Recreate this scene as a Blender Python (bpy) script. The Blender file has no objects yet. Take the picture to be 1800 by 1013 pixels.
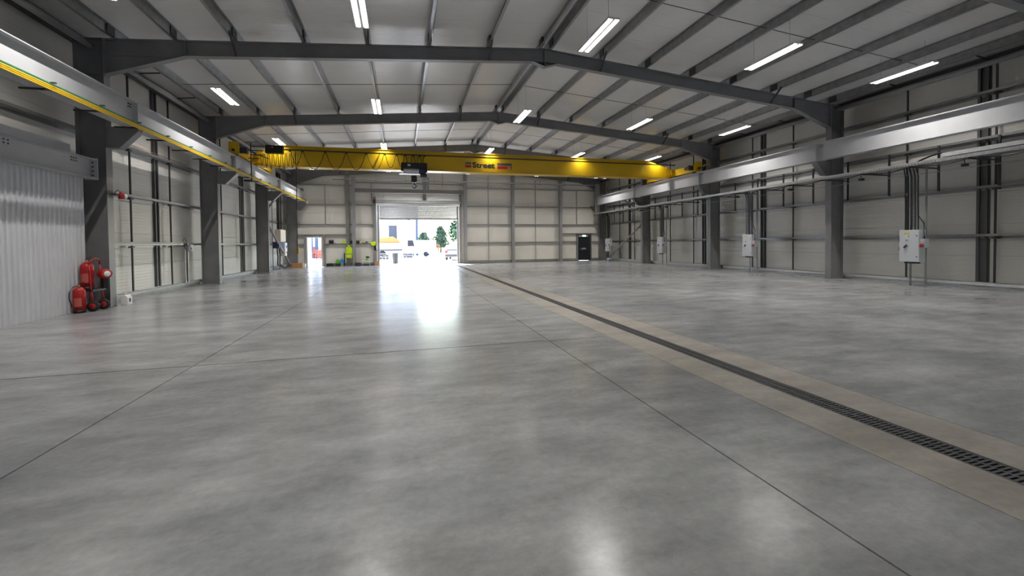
import bpy, math, random
from mathutils import Vector, Matrix
random.seed(7)
S = bpy.context.scene
COL = S.collection

# ---------------------------------------------------------------- camera
F_PX, YAW, PITCH, ROLL, CAM_H, SHIFT = 750.76, .2533, -.0219, -.0107, 1.6, -62.57
_cy, _sy, _cp, _sp = math.cos(YAW), math.sin(YAW), math.cos(PITCH), math.sin(PITCH)
FW = Vector((_sy*_cp, _cy*_cp, _sp)); _r = Vector((_cy, -_sy, 0)); _u = _r.cross(FW)
RT = _r*math.cos(ROLL) + _u*math.sin(ROLL); UP = _u*math.cos(ROLL) - _r*math.sin(ROLL)
cam_data = bpy.data.cameras.new('camera'); cam = bpy.data.objects.new('camera', cam_data); COL.objects.link(cam)
cam_data.sensor_fit = 'HORIZONTAL'; cam_data.sensor_width = 36; cam_data.lens = F_PX*36/1800
cam_data.shift_y = SHIFT/1800; cam_data.clip_start = .05; cam_data.clip_end = 1000
cam.matrix_world = Matrix(((RT.x, UP.x, -FW.x, 0), (RT.y, UP.y, -FW.y, 0), (RT.z, UP.z, -FW.z, CAM_H), (0, 0, 0, 1)))
S.camera = cam
def at(px, py, X=None, Y=None, Z=None):
    """the point where the ray through a photograph pixel meets a known plane"""
    d = FW + RT*((px-900)/F_PX) - UP*((py-506.5-SHIFT)/F_PX)
    t = X/d.x if X is not None else Y/d.y if Y is not None else (Z-CAM_H)/d.z
    return Vector((0, 0, CAM_H)) + d*t

# ---------------------------------------------------------------- sky, sun, exposure
w = bpy.data.worlds.new('sky'); S.world = w; w.use_nodes = True; w.cycles.sampling_method = 'NONE'
nt = w.node_tree; bg = nt.nodes['Background']
sky = nt.nodes.new('ShaderNodeTexSky'); sky.sky_type = 'NISHITA'; sky.sun_disc = False
sky.sun_elevation = math.radians(50); sky.sun_rotation = math.radians(-18); sky.air_density = 1.2; sky.dust_density = .8
nt.links.new(sky.outputs[0], bg.inputs[0]); bg.inputs[1].default_value = SKY_STRENGTH = 1.05
sun_d = bpy.data.lights.new('sun', 'SUN'); sun_d.energy = 22; sun_d.angle = .01; sun_d.color = (1, .95, .88)
sun = bpy.data.objects.new('sun', sun_d); COL.objects.link(sun)
sun.rotation_euler = Vector((.2, -.62, -.76)).to_track_quat('-Z', 'Y').to_euler(); sun.location = (0, 0, 30)
LAMP_EMISSION = 3.2; LAMP_WATTS = 70; LAMP_SPREAD = 130
S.cycles.sample_clamp_indirect = 4
S.view_settings.view_transform = 'Standard'; S.view_settings.look = 'None'
S.view_settings.gamma = 1; S.view_settings.use_curve_mapping = False; S.view_settings.exposure = .76

# ---------------------------------------------------------------- dimensions (metres)
XL, XR = -7.5, 17.0                 # inner faces of the columns
CD = .65                            # column depth
WL, WR = -8.4, 17.95                # inner faces of the cladding
Y0, YB = -7.5, 35.05               # inner faces of the end walls
FR = [6.592, 13.637, 20.682, 27.727, 34.70]   # portal frames
XA = 4.75; ZE, ZA = 7.1, 8.09       # apex, rafter top at column face and at apex
SL = (ZA-ZE)/(XA-XL); SR = (ZA-ZE)/(XR-XA)
def ztop(x): return ZA - (XA-x)*SL if x < XA else ZA - (x-XA)*SR
PD = .25                            # purlin depth

# ---------------------------------------------------------------- materials
def lin(c): return tuple(((v/255)/12.92 if v/255 <= .04045 else ((v/255+.055)/1.055)**2.4) for v in c)
MATS = {}
def mat(name, col, rough=.5, metal=0, var=0, scale=3, bump=0, bscale=40, spec=.5, emit=0, stretch=None, srgb=False):
    m = bpy.data.materials.new(name); m.use_nodes = True; n = m.node_tree.nodes; l = m.node_tree.links
    b = n['Principled BSDF']; c = lin(col) if srgb else col
    b.inputs['Base Color'].default_value = (*c, 1); b.inputs['Roughness'].default_value = rough
    b.inputs['Metallic'].default_value = metal; b.inputs['Specular IOR Level'].default_value = spec
    if emit:
        b.inputs['Emission Color'].default_value = (*c, 1); b.inputs['Emission Strength'].default_value = emit
    if var or bump:
        g = n.new('ShaderNodeNewGeometry'); mp = n.new('ShaderNodeMapping'); l.new(g.outputs['Position'], mp.inputs[0])
        if stretch: mp.inputs['Scale'].default_value = stretch
    if var:
        t = n.new('ShaderNodeTexNoise'); t.inputs['Scale'].default_value = scale; t.inputs['Detail'].default_value = 6
        l.new(mp.outputs[0], t.inputs['Vector'])
        r = n.new('ShaderNodeValToRGB'); r.color_ramp.elements[0].position = .3; r.color_ramp.elements[1].position = .7
        r.color_ramp.elements[0].color = (*[v*(1-var) for v in c], 1); r.color_ramp.elements[1].color = (*[min(1, v*(1+var)) for v in c], 1)
        l.new(t.outputs[0], r.inputs[0]); l.new(r.outputs[0], b.inputs['Base Color'])
    if bump:
        t2 = n.new('ShaderNodeTexNoise'); t2.inputs['Scale'].default_value = bscale; l.new(mp.outputs[0], t2.inputs['Vector'])
        bp = n.new('ShaderNodeBump'); bp.inputs['Strength'].default_value = bump; bp.inputs['Distance'].default_value = .01
        l.new(t2.outputs[0], bp.inputs['Height']); l.new(bp.outputs[0], b.inputs['Normal'])
    MATS[name] = m; return m
mat('steel', (.2, .2, .205), .42, 0, .12, 2)
mat('steel_light', (.44, .445, .46), .6, 0, .06, 1.5, spec=.2)
mat('post', (.27, .27, .275), .45, 0, .08, 2)
mat('rail', (.30, .30, .295), .42, .55, .1, 4)
mat('galv', (.5, .51, .52), .35, .75, .18, 14)
mat('purlin', (.30, .305, .31), .36, .65, .15, 6)
mat('galv_bright', (.58, .59, .60), .34, .5, .12, 9)
mat('barrel', (.85, .86, .87), .3, .3, .05, 9)
mat('base_metal', (.58, .59, .60), .6, .15, .1, 9)
mat('dark_metal', (.035, .035, .037), .5)
mat('black', (.012, .012, .013), .45)
mat('rubber', (.02, .02, .02), .8)
mat('yellow', (.62, .39, .004), .38, 0, .05, 1)
mat('bar_yellow', (.75, .48, .02), .4)
mat('bar_green', (.02, .22, .08), .4)
mat('red', (.42, .012, .015), .35)
mat('red_label', (.5, .1, .08), .5)
mat('white', (.8, .8, .8), .45)
mat('offwhite', (.66, .64, .6), .5)
mat('cream', (.72, .67, .58), .5)
mat('door_dark', (.012, .014, .022), .45)
mat('chrome', (.8, .8, .8), .18, 1)
mat('hivis', (.62, .85, .02), .7, 0, .15, 12)
mat('blue', (.02, .16, .55), .5)
mat('skyblue', (.03, .36, .7), .5)
mat('green', (.1, .42, .03), .55)
mat('navy', (.02, .03, .08), .6)
mat('cardboard', (.5, .27, .11), .8, 0, .1, 8)
mat('wood', (.55, .3, .14), .7, 0, .15, 10)
mat('panel_grey', (.55, .57, .6), .45)
mat('panel_side', (.5, .52, .55), .45)
mat('sign_yellow', (.8, .6, .02), .5)
mat('sign_grey', (.06, .08, .085), .5)
mat('sign_red', (.42, .004, .008), .5)
mat('sign_white', (.85, .83, .8), .5)
mat('copper_glint', (.6, .28, .16), .25, .6)
mat('lamp', (1, .98, .95), .5, emit=LAMP_EMISSION)
MATS['lamp'].cycles.emission_sampling = 'NONE'
mat('lamp_body', (.7, .7, .7), .4)
mat('exit_lit', (.55, .95, .9), .5, emit=2.5)
mat('exit_green', (.02, .3, .16), .5)
mat('corrugated', (.60, .61, .64), .4, 0, .04, 2)
mat('yard', (.62, .61, .59), .9, 0, .06, .6)
mat('clad_white', (.8, .81, .83), .5, 0, .03, .5)
mat('pipe_blue', (.035, .05, .085), .6)
mat('glass_dark', (.02, .022, .03), .2)
mat('window_grey', (.04, .04, .055), .5)
mat('flashing', (.10, .10, .10), .5)
mat('leaf', (.035, .08, .035), .9, 0, .6, 3)
mat('leaf_pale', (.07, .11, .065), .9, 0, .6, 3)
mat('bark', (.1, .07, .05), .9)
mat('car_white', (.75, .75, .76), .25)
mat('car_silver', (.12, .125, .14), .4, .2)
mat('car_grey', (.2, .2, .22), .35)
mat('car_red', (.3, .008, .008), .4)
mat('orange', (.5, .14, .03), .7)
mat('barrier', (.35, .06, .03), .7)
mat('bin_grey', (.05, .05, .052), .7, 0, .3, 20)
mat('sealant', (.045, .045, .045), .7)
mat('grate', (.075, .075, .08), .5, .4, .2, 20)
mat('wire', (.3, .3, .3), .4, .5)

def ribbed(name, c, axis, pitch, amp, rough, spec=.5, var=.05):
    """coated sheet liner with fine pressed ribs (relief only)"""
    m = mat(name, c, rough, 0, var, .6, spec=spec); n = m.node_tree.nodes; l = m.node_tree.links; b = n['Principled BSDF']
    g = n.new('ShaderNodeNewGeometry'); s = n.new('ShaderNodeSeparateXYZ'); l.new(g.outputs['Position'], s.inputs[0])
    a = n.new('ShaderNodeMath'); a.operation = 'MULTIPLY'; a.inputs[1].default_value = 2*math.pi/pitch; l.new(s.outputs[axis], a.inputs[0])
    k = n.new('ShaderNodeMath'); k.operation = 'SINE'; l.new(a.outputs[0], k.inputs[0])
    p = n.new('ShaderNodeMath'); p.operation = 'POWER'; p.inputs[1].default_value = 3; l.new(k.outputs[0], p.inputs[0])
    bp = n.new('ShaderNodeBump'); bp.inputs['Strength'].default_value = amp; bp.inputs['Distance'].default_value = .004
    l.new(p.outputs[0], bp.inputs['Height']); l.new(bp.outputs[0], b.inputs['Normal']); return m
ribbed('roof_liner', (.74, .73, .72), 'Y', .1, .5, .25)
ribbed('wall_liner', (.70, .685, .64), 'Z', .1, .35, .42)
ribbed('end_liner', (.80, .77, .71), 'Z', .1, .3, .45)

def concrete(name, ca, cb, cstain, rough, warm=0):
    m = bpy.data.materials.new(name); m.use_nodes = True; n = m.node_tree.nodes; l = m.node_tree.links; b = n['Principled BSDF']
    g = n.new('ShaderNodeNewGeometry')
    def noise(sc, det=6, rgh=.55, dist=0, st=None):
        t = n.new('ShaderNodeTexNoise'); t.inputs['Scale'].default_value = sc; t.inputs['Detail'].default_value = det
        t.inputs['Roughness'].default_value = rgh; t.inputs['Distortion'].default_value = dist
        if st:
            mp = n.new('ShaderNodeMapping'); mp.inputs['Scale'].default_value = st; l.new(g.outputs['Position'], mp.inputs[0]); l.new(mp.outputs[0], t.inputs['Vector'])
        else: l.new(g.outputs['Position'], t.inputs['Vector'])
        return t
    def ramp(t, p0, p1, c0, c1):
        r = n.new('ShaderNodeValToRGB'); e = r.color_ramp.elements; e[0].position = p0; e[1].position = p1; e[0].color = (*c0, 1); e[1].color = (*c1, 1)
        l.new(t.outputs[0], r.inputs[0]); return r
    def mix(kind, fac, a, c):
        x = n.new('ShaderNodeMixRGB'); x.blend_type = kind
        if isinstance(fac, (int, float)): x.inputs[0].default_value = fac
        else: l.new(fac.outputs[0], x.inputs[0])
        l.new(a.outputs[0], x.inputs[1]); l.new(c.outputs[0], x.inputs[2]); return x
    big = ramp(noise(.38, 5, .5), .3, .7, ca, cb)
    med = ramp(noise(1.7, 9, .65, 0, (.7, 1.5, 1)), .32, .68, (.72, .72, .725), (1.2, 1.195, 1.185))
    c1 = mix('MULTIPLY', 1, big, med)
    fine = ramp(noise(14, 9, .75), .3, .7, (.82, .82, .82), (1.14, 1.14, 1.14))
    c2 = mix('MULTIPLY', .8, c1, fine)
    st = ramp(noise(.6, 8, .62, 0, (.55, 1.5, 1)), .52, .78, (0, 0, 0), (1, 1, 1))
    rgb = n.new('ShaderNodeRGB'); rgb.outputs[0].default_value = (*cstain, 1)
    half = n.new('ShaderNodeMath'); half.operation = 'MULTIPLY'; half.inputs[1].default_value = .55; l.new(st.outputs[0], half.inputs[0])
    c3 = mix('MIX', half, c2, rgb)
    l.new(c3.outputs[0], b.inputs['Base Color'])
    rr = n.new('ShaderNodeMapRange'); rr.inputs[1].default_value = .3; rr.inputs[2].default_value = .7
    rr.inputs[3].default_value = rough-.03; rr.inputs[4].default_value = rough+.03
    l.new(noise(.9, 6, .55, .4).outputs[0], rr.inputs[0]); l.new(rr.outputs[0], b.inputs['Roughness'])
    bp = n.new('ShaderNodeBump'); bp.inputs['Strength'].default_value = .035; bp.inputs['Distance'].default_value = .01
    l.new(noise(3.2, 5, .5).outputs[0], bp.inputs['Height']); l.new(bp.outputs[0], b.inputs['Normal'])
    b.inputs['Specular IOR Level'].default_value = .32
    MATS[name] = m
concrete('floor_concrete', (.22, .225, .235), (.385, .387, .39), (.13, .128, .127), .23)
concrete('strip_concrete', (.28, .258, .225), (.40, .372, .335), (.19, .16, .135), .4)

# ---------------------------------------------------------------- mesh helpers
def wloc(o):
    v = Vector((0, 0, 0))
    while o is not None: v += o.location; o = o.parent
    return v
class MB:
    def __init__(s): s.v = []; s.f = []; s.smooth = set()
    def add(s, vs, fs, smooth=False):
        k = len(s.v); s.v += [tuple(p) for p in vs]
        for f in fs:
            if smooth: s.smooth.add(len(s.f))
            s.f.append([i+k for i in f])
        return s
    def box(s, x0, x1, y0, y1, z0, z1):
        return s.add([(x0,y0,z0),(x1,y0,z0),(x1,y1,z0),(x0,y1,z0),(x0,y0,z1),(x1,y0,z1),(x1,y1,z1),(x0,y1,z1)],
                     [(3,2,1,0),(4,5,6,7),(0,1,5,4),(1,2,6,5),(2,3,7,6),(3,0,4,7)])
    def prism(s, poly, axis, a, b):
        """polygon in the two other axes (in order) swept from a to b"""
        n = len(poly)
        mk = {'x': lambda p, t: (t, p[0], p[1]), 'y': lambda p, t: (p[0], t, p[1]), 'z': lambda p, t: (p[0], p[1], t)}[axis]
        vs = [mk(p, a) for p in poly] + [mk(p, b) for p in poly]
        fs = [list(range(n)), list(range(2*n-1, n-1, -1))] + [[i, i+n, (i+1) % n+n, (i+1) % n] for i in range(n)]
        return s.add(vs, fs)
    def tube(s, pts, r, n=8, r2=None):
        P = [Vector(p) for p in pts]; m = len(P); rings = []
        up = Vector((0, 0, 1))
        for i, p in enumerate(P):
            d = (P[min(i+1, m-1)]-P[max(i-1, 0)]).normalized()
            a = d.cross(up) if abs(d.z) < .95 else d.cross(Vector((1, 0, 0)))
            a.normalize(); c = d.cross(a)
            rad = r if r2 is None else r+(r2-r)*i/(m-1)
            rings.append([p+a*rad*math.cos(2*math.pi*k/n)+c*rad*math.sin(2*math.pi*k/n) for k in range(n)])
        vs = [q for g in rings for q in g]
        fs = [[i*n+k, i*n+(k+1) % n, (i+1)*n+(k+1) % n, (i+1)*n+k] for i in range(m-1) for k in range(n)]
        s.add(vs, fs, True); e = len(s.v)-len(vs)
        s.f.append([e+k for k in range(n)][::-1]); s.f.append([e+(m-1)*n+k for k in range(n)]); return s
    def lathe(s, prof, c, axis='z', n=16):
        """profile of (radius, height) about an axis through c"""
        c = Vector(c); mk = {'z': lambda r, h, a: (r*math.cos(a), r*math.sin(a), h), 'y': lambda r, h, a: (r*math.cos(a), h, r*math.sin(a)), 'x': lambda r, h, a: (h, r*math.cos(a), r*math.sin(a))}[axis]
        vs = [c+Vector(mk(r, h, 2*math.pi*k/n)) for r, h in prof for k in range(n)]; m = len(prof)
        fs = [[i*n+k, i*n+(k+1) % n, (i+1)*n+(k+1) % n, (i+1)*n+k] for i in range(m-1) for k in range(n)]
        e = len(s.v); s.add(vs, fs, True); s.f.append([e+k for k in range(n)][::-1]); s.f.append([e+(m-1)*n+k for k in range(n)]); return s
    def beam(s, p, q, wd, ht):
        """rectangular bar between two points"""
        p, q = Vector(p), Vector(q); d = (q-p).normalized(); a = d.cross(Vector((0, 0, 1)))
        a = a.normalized() if a.length > .01 else Vector((1, 0, 0)); c = a.cross(d).normalized()
        vs = [t+a*i*wd/2+c*j*ht/2 for t in (p, q) for i, j in ((-1,-1),(1,-1),(1,1),(-1,1))]
        return s.add(vs, [(0,1,2,3),(7,6,5,4),(0,4,5,1),(1,5,6,2),(2,6,7,3),(3,7,4,0)])
    def blob(s, c, r, n=8, jitter=.25, seed=0):
        rr = random.Random(seed); c = Vector(c); vs = []; m = n//2+1
        for i in range(1, m):
            th = math.pi*i/m
            for k in range(n):
                a = 2*math.pi*k/n; q = 1+rr.uniform(-jitter, jitter)
                vs.append(c+Vector((r[0]*math.sin(th)*math.cos(a)*q, r[1]*math.sin(th)*math.sin(a)*q, r[2]*math.cos(th)*q)))
        t, b = len(vs), len(vs)+1; vs += [c+Vector((0, 0, r[2])), c-Vector((0, 0, r[2]))]
        fs = [[i*n+k, (i+1)*n+k, (i+1)*n+(k+1) % n, i*n+(k+1) % n] for i in range(m-2) for k in range(n)]
        fs += [[t, k, (k+1) % n] for k in range(n)] + [[b, (m-2)*n+(k+1) % n, (m-2)*n+k] for k in range(n)]
        return s.add(vs, fs, True)
    def build(s, name, material, parent=None, local=False, bevel=0):
        vs = [Vector(p) for p in s.v]; loc = Vector((0, 0, 0))
        if parent is not None and not local:
            o0 = wloc(parent); vs = [p-o0 for p in vs]
        elif parent is None:
            xs, ys, zs = zip(*s.v); loc = Vector(((min(xs)+max(xs))/2, (min(ys)+max(ys))/2, min(zs))); vs = [p-loc for p in vs]
        me = bpy.data.meshes.new(name); me.from_pydata(vs, [], s.f)
        if s.smooth:
            me.polygons.foreach_set('use_smooth', [i in s.smooth for i in range(len(s.f))])
        me.update(); me.materials.append(MATS[material])
        import bmesh
        bm = bmesh.new(); bm.from_mesh(me); bmesh.ops.recalc_face_normals(bm, faces=bm.faces)
        if bevel: bmesh.ops.bevel(bm, geom=bm.edges[:], offset=bevel, segments=1, affect='EDGES')
        bm.to_mesh(me); bm.free()
        o = bpy.data.objects.new(name, me); COL.objects.link(o); o.location = loc
        if parent is not None: o.parent = parent
        return o
def box(name, m, parent, *b, bevel=0, local=False): return MB().box(*b).build(name, m, parent, local, bevel)
def tag(o, label, cat=None, group=None, kind=None):
    if label: o['label'] = label
    if cat: o['category'] = cat
    if group: o['group'] = group
    if kind: o['kind'] = kind
    return o
def thing(name, loc, label, cat, group=None, rz=0):
    o = bpy.data.objects.new(name, None); COL.objects.link(o); o.location = loc; o.rotation_euler = (0, 0, rz); o.empty_display_size = .2
    return tag(o, label, cat, group)
def inst(src, parent, offset):
    """copy of a part, moved by a world offset from its source, under the given parent"""
    c = src.copy(); COL.objects.link(c); c.parent = parent; c.location = src.location + Vector(offset); return c
def copy_tree(o, loc, label=None, parent=None):
    c = o.copy(); COL.objects.link(c); c.parent = parent
    if parent is None: c.location = loc
    if label: c['label'] = label
    for ch in list(o.children): copy_tree(ch, None, None, c)
    return c
def text(name, body, m, parent, loc, size, depth=.003, heavy=0.0, sx=1.0):
    cu = bpy.data.curves.new(name, 'FONT'); cu.body = body; cu.size = size; cu.extrude = depth
    t = bpy.data.objects.new(name, cu); COL.objects.link(t)
    me = bpy.data.meshes.new_from_object(t); bpy.data.objects.remove(t)
    if heavy:                       # heavier strokes: the outline repeated a hair's breadth apart
        import bmesh
        bm = bmesh.new()
        for i in range(-1, 2):
            for j in range(-1, 2):
                c_ = me.copy(); c_.transform(Matrix.Translation((i*heavy, j*heavy, .0002*(3*i+j)))); bm.from_mesh(c_); bpy.data.meshes.remove(c_)
        bm.to_mesh(me); bm.free()
    me.transform(Matrix.Rotation(math.pi/2, 4, 'X')); me.transform(Matrix.Diagonal((sx, 1, 1, 1)))
    me.materials.clear(); me.materials.append(MATS[m])
    o = bpy.data.objects.new(name, me); COL.objects.link(o); o.parent = parent; o.location = Vector(loc)-wloc(parent); return o
def arc(p, q, sag, n=10):
    """hanging curve between two points"""
    p, q = Vector(p), Vector(q)
    return [p.lerp(q, i/n)-Vector((0, 0, sag*(1-(2*i/n-1)**2))) for i in range(n+1)]

# ================================================================ FLOOR
JX1, JX2, SX0, SX1, GX0, GX1, JX3, JY = -2.72, 2.31, 3.37, 4.60, 3.86, 4.105, 9.33, 6.58
floor = tag(MB().box(WL-.3, WR+.3, Y0-.3, YB+.15, -.30, -.06).build('floor', 'sealant'), 'grey polished concrete floor of the hall', kind='structure')
g = .007
def slab(x0, x1, y0, y1, m='floor_concrete', nm='floor_slab'): box(nm, m, floor, x0, x1, y0, y1, -.06, 0)
for x0, x1 in ((WL-.2, JX1-g), (JX1+g, JX2-g), (JX2+g, SX0-g*.8)):
    slab(x0, x1, Y0, JY-.012); slab(x0, x1, JY+.012, YB+.12)
for x0, x1 in ((SX1+g*.8, JX3-.004), (JX3+.004, WR+.2)):
    slab(x0, x1, Y0, JY-.006); slab(x0, x1, JY+.006, YB+.12)
for x0, x1 in ((SX0+g*.4, GX0-.001), (GX1+.001, SX1-g*.4)):
    slab(x0, x1, Y0, YB+.12, 'strip_concrete', 'drain_surround')

drain = thing('floor_drain', (3.98, 16, 0), 'long slotted metal channel drain running down the concrete floor', 'drain')
MB().box(GX0, GX1, -1, YB-.1, -.058, -.055).box(GX0, GX0+.006, -1, YB-.1, -.055, -.002).box(GX1-.006, GX1, -1, YB-.1, -.055, -.002).build('channel', 'black', drain)
gm = MB(); a, b = GX0+.008, GX1-.008; c = (a+b)/2; y = -1.0
gm.box(a, a+.022, y+.002, y+.498, -.03, -.003).box(b-.022, b, y+.002, y+.498, -.03, -.003).box(c-.011, c+.011, y+.002, y+.498, -.03, -.003)
for k in range(14):
    yy = y+.002+k*.0357
    gm.box(a+.022, c-.011, yy, yy+.0185, -.03, -.003); gm.box(c+.011, b-.022, yy+.010, yy+.0285, -.03, -.003)
g0 = gm.build('grate', 'grate', drain)
for k in range(1, 71): inst(g0, drain, (0, .5*k, 0))

# ================================================================ WALLS
RAILZ = (1.68, 3.20, 4.72, 6.15)
ROWS = (0.02, 1.04, 2.04, 3.04, 4.04, 5.04, 6.04, 7.30)
def side_wall(side, xi, sgn, segs, label):
    """sgn: outward direction"""
    x1 = xi+sgn*.10; x2 = xi+sgn*.14
    w_ = tag(MB().box(min(x1, x2), max(x1, x2), Y0-.2, YB+.2, -.1, 7.45).build('wall_'+side, 'steel_light'), label, kind='structure')
    for ya, yb in zip(segs[:-1], segs[1:]):
        for za, zb in zip(ROWS[:-1], ROWS[1:]):
            box('wall_panel', 'wall_liner', w_, min(xi, x1), max(xi, x1), ya+.006, yb-.006, za+.004, zb-.004)
    for ya in segs[1:-1]:      # flashing over the panel ends
        p = MB(); xo = xi-sgn*.012
        p.box(min(xi, xo), max(xi, xo), ya-.17, ya+.17, .02, 7.3)
        for q in (-.13, .07): p.box(min(xi, xi-sgn*.07), max(xi, xi-sgn*.07), ya+q, ya+q+.06, .02, 7.3)
        p.build('cladding_post', 'flashing', w_)
    # sheeting rails: Z sections between column lines
    xo, xin = xi-sgn*.02, xi-sgn*.22
    ys = [Y0]+[-.45]+FR
    for z in RAILZ:
        first = None
        for ya, yb in zip(ys[:-1], ys[1:]):
            p = MB(); L = yb-ya
            p.box(min(xo, xin), max(xo, xin), ya+.01, yb-.01, z-.03, z-.024)
            p.box(min(xin, xin+sgn*.006), max(xin, xin+sgn*.006), ya+.01, yb-.01, z-.03, z+.05)
            p.box(min(xo, xo-sgn*.006), max(xo, xo-sgn*.006), ya+.01, yb-.01, z-.09, z-.03)
            p.build('sheeting_rail', 'rail', w_)
    for ya, yb in zip(ys[:-1], ys[1:]):
        p = MB(); p.box(min(xo, xin), max(xo, xin), ya+.2, yb-.2, .19, .205).box(min(xin, xin+sgn*.01), max(xin, xin+sgn*.01), ya+.2, yb-.2, .10, .205)
        p.box(min(xo, xin)+.06, max(xo, xin)-.06, ya+.2, yb-.2, .0, .10)
        p.build('base_rail', 'base_metal', w_)
        for fr in (.35, .69):
            y = ya+fr*(yb-ya); xm = (xo+xin)/2-sgn*.03
            p = MB().box(xm-.022, xm+.022, y-.022, y+.022, .2, 7.0)
            for z in RAILZ: p.box(xm-.05, xm+.05, y-.10, y+.06, z-.10, z-.055)
            p.build('side_rail_stay', 'dark_metal', w_)
    return w_
wl = side_wall('left', WL, -1, [Y0-.1, .8, 9.3, 17.8, 26.3, YB+.05], 'left side wall of pale cladding panels on steel rails')
wr = side_wall('right', WR, 1, [Y0-.1, .9, 9.42, 17.95, 22.35, 31.1, YB+.05], 'right side wall of pale cladding panels on steel rails')

def end_wall(side, y, sgn, openings, segs, label):
    def skin(xa, xb, za, zb, ya, yb, mb):
        def t(x): return min(zb, ztop(x)+PD-.02)
        mb.prism([(xa, za), (xb, za), (xb, t(xb)), (xa, t(xa))], 'y', ya, yb); return mb
    xs = sorted(set(segs+[XA]+[v for o_ in openings for v in o_[:2]]))
    zs = [0.02, 1.04, 2.04, 3.04, 4.04, 5.04, 6.04, 7.0, 8.6]
    outer = MB(); pan = []
    for xa, xb in zip(xs[:-1], xs[1:]):
        op = [o_[2] for o_ in openings if o_[0] <= xa+.01 and o_[1] >= xb-.01]
        zo = op[0] if op else 0
        zz = [z for z in zs if z > zo+.15]; zz = [max(zo, .02)]+zz if zo else zs
        skin(xa, xb, max(zo, -.1), 8.6, y+sgn*.10, y+sgn*.14, outer)
        for za, zb in zip(zz[:-1], zz[1:]):
            ga = .004 if xa in segs else 0; gb = .004 if xb in segs else 0
            pan.append(skin(xa+ga, xb-gb, za+.003, zb-.003, min(y, y+sgn*.1), max(y, y+sgn*.1), MB()))
    w_ = tag(outer.build('wall_'+side, 'steel_light'), label, kind='structure')
    for p in pan: p.build('wall_panel', 'end_liner', w_)
    return w_
OP_X0, OP_X1 = -1.66, 4.46
PDX0, PDX1, FDX0, FDX1 = -6.92, -5.78, 15.06, 16.22
wb = end_wall('back', YB, 1, [(OP_X0, OP_X1, 4.75), (PDX0, PDX1, 2.28), (FDX0, FDX1, 2.26)], [WL-.1, -3.75, 5.35, 9.15, 13.4, WR+.1],
              'back wall of cream cladding with the roller door opening')
wf = end_wall('front', Y0, -1, [(10.2, 16.4, 2.6)], [WL-.1, 0., 9.0, WR+.1], 'end wall of the hall behind the viewpoint')  # opening added in this unseen wall to bring daylight into the near bay

# ---- back wall steelwork
def ibeam_z(mb, x, y, z0, z1, wd, dp, t=.012):
    mb.box(x-wd/2, x+wd/2, y-dp/2, y-dp/2+t, z0, z1); mb.box(x-wd/2, x+wd/2, y+dp/2-t, y+dp/2, z0, z1); mb.box(x-t/2, x+t/2, y-dp/2+t, y+dp/2-t, z0, z1); return mb
PY = 34.62
for x in (5.07, 9.07, 13.31): ibeam_z(MB(), x, PY, 0, ztop(x)-.5, .24, .26).build('wind_post', 'post', wb)
ibeam_z(MB(), -3.48, PY-.05, 0, 6.7, .22, .26).build('wind_post', 'post', wb)
ibeam_z(MB(), -3.95, YB-.13, 0, ztop(-3.95)-.05, .26, .22).build('wind_post', 'rail', wb)
ibeam_z(MB(), 4.72, YB-.14, 0, 6.0, .2, .22).build('door_post', 'post', wb)
ibeam_z(MB(), 1.85, YB-.14, 5.06, ztop(1.85)-.05, .26, .22).build('wind_post', 'rail', wb)
ibeam_z(MB(), -1.98, YB-.14, 0, 5.3, .2, .22).build('door_post', 'post', wb)
p = MB(); p.box(-3.37, 4.95, 34.46, 34.72, 5.88, 5.90).box(-3.37, 4.95, 34.58, 34.592, 5.62, 5.88).box(-3.37, 4.95, 34.46, 34.72, 5.60, 5.62)
p.build('door_head_beam', 'post', wb)
p = MB().box(2.05, 2.2, 34.5, 34.62, 5.9, 6.9); p.build('hanger_strut', 'post', wb)
def brail(x0, x1, z, m='rail'):
    p = MB(); p.box(x0, x1, YB-.2, YB-.005, z-.03, z-.022).box(x0, x1, YB-.206, YB-.2, z-.03, z+.045); return p.build('sheeting_rail', m, wb)
BX = [XL+.03, -3.60, -3.36, 4.95, 5.19, 8.95, 9.19, 13.19, 13.43, XR-.03]
for z in (3.15, 4.65, 6.15):
    for xa, xb in ((XL+.03, -3.6), (5.19, 8.95), (9.19, 13.19), (13.43, XR-.03)): brail(xa, xb, z)
    if z < 4: brail(-3.36, -2.1, z)
    elif z < 5: brail(-3.36, -2.1, z)
for xa, xb in ((-3.36, 4.95),): brail(xa, xb, 6.4)
for xa, xb in ((XL+.03, PDX0-.12), (PDX1+.2, -3.6), (-3.36, -2.1), (5.19, 8.95), (9.19, 13.19), (13.43, FDX0-.14), (FDX1+.1, XR-.03)): brail(xa, xb, 1.66)
brail(XL+.03, -3.4, 2.37); brail(13.43, XR-.03, 2.37)
for xa, xb in ((XL+.03, PDX0-.1), (PDX1+.2, -3.6), (-3.36, -2.1), (5.19, 8.95), (9.19, 13.19), (13.43, FDX0-.14), (FDX1+.1, XR-.03)):
    MB().box(xa, xb, YB-.16, YB-.005, .02, .2).build('base_rail', 'rail', wb)
for x, z0, z1 in ((-5.55, 3.15, 6.15), (7.05, .2, 7.2), (11.15, .2, 6.9), (14.95, 3.15, 6.15), (-2.2, 5.0, 6.4), (3.3, 6.2, 7.3)):
    MB().box(x-.025, x+.025, YB-.13, YB-.08, z0, z1).build('side_rail_stay', 'rail', wb)
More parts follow.
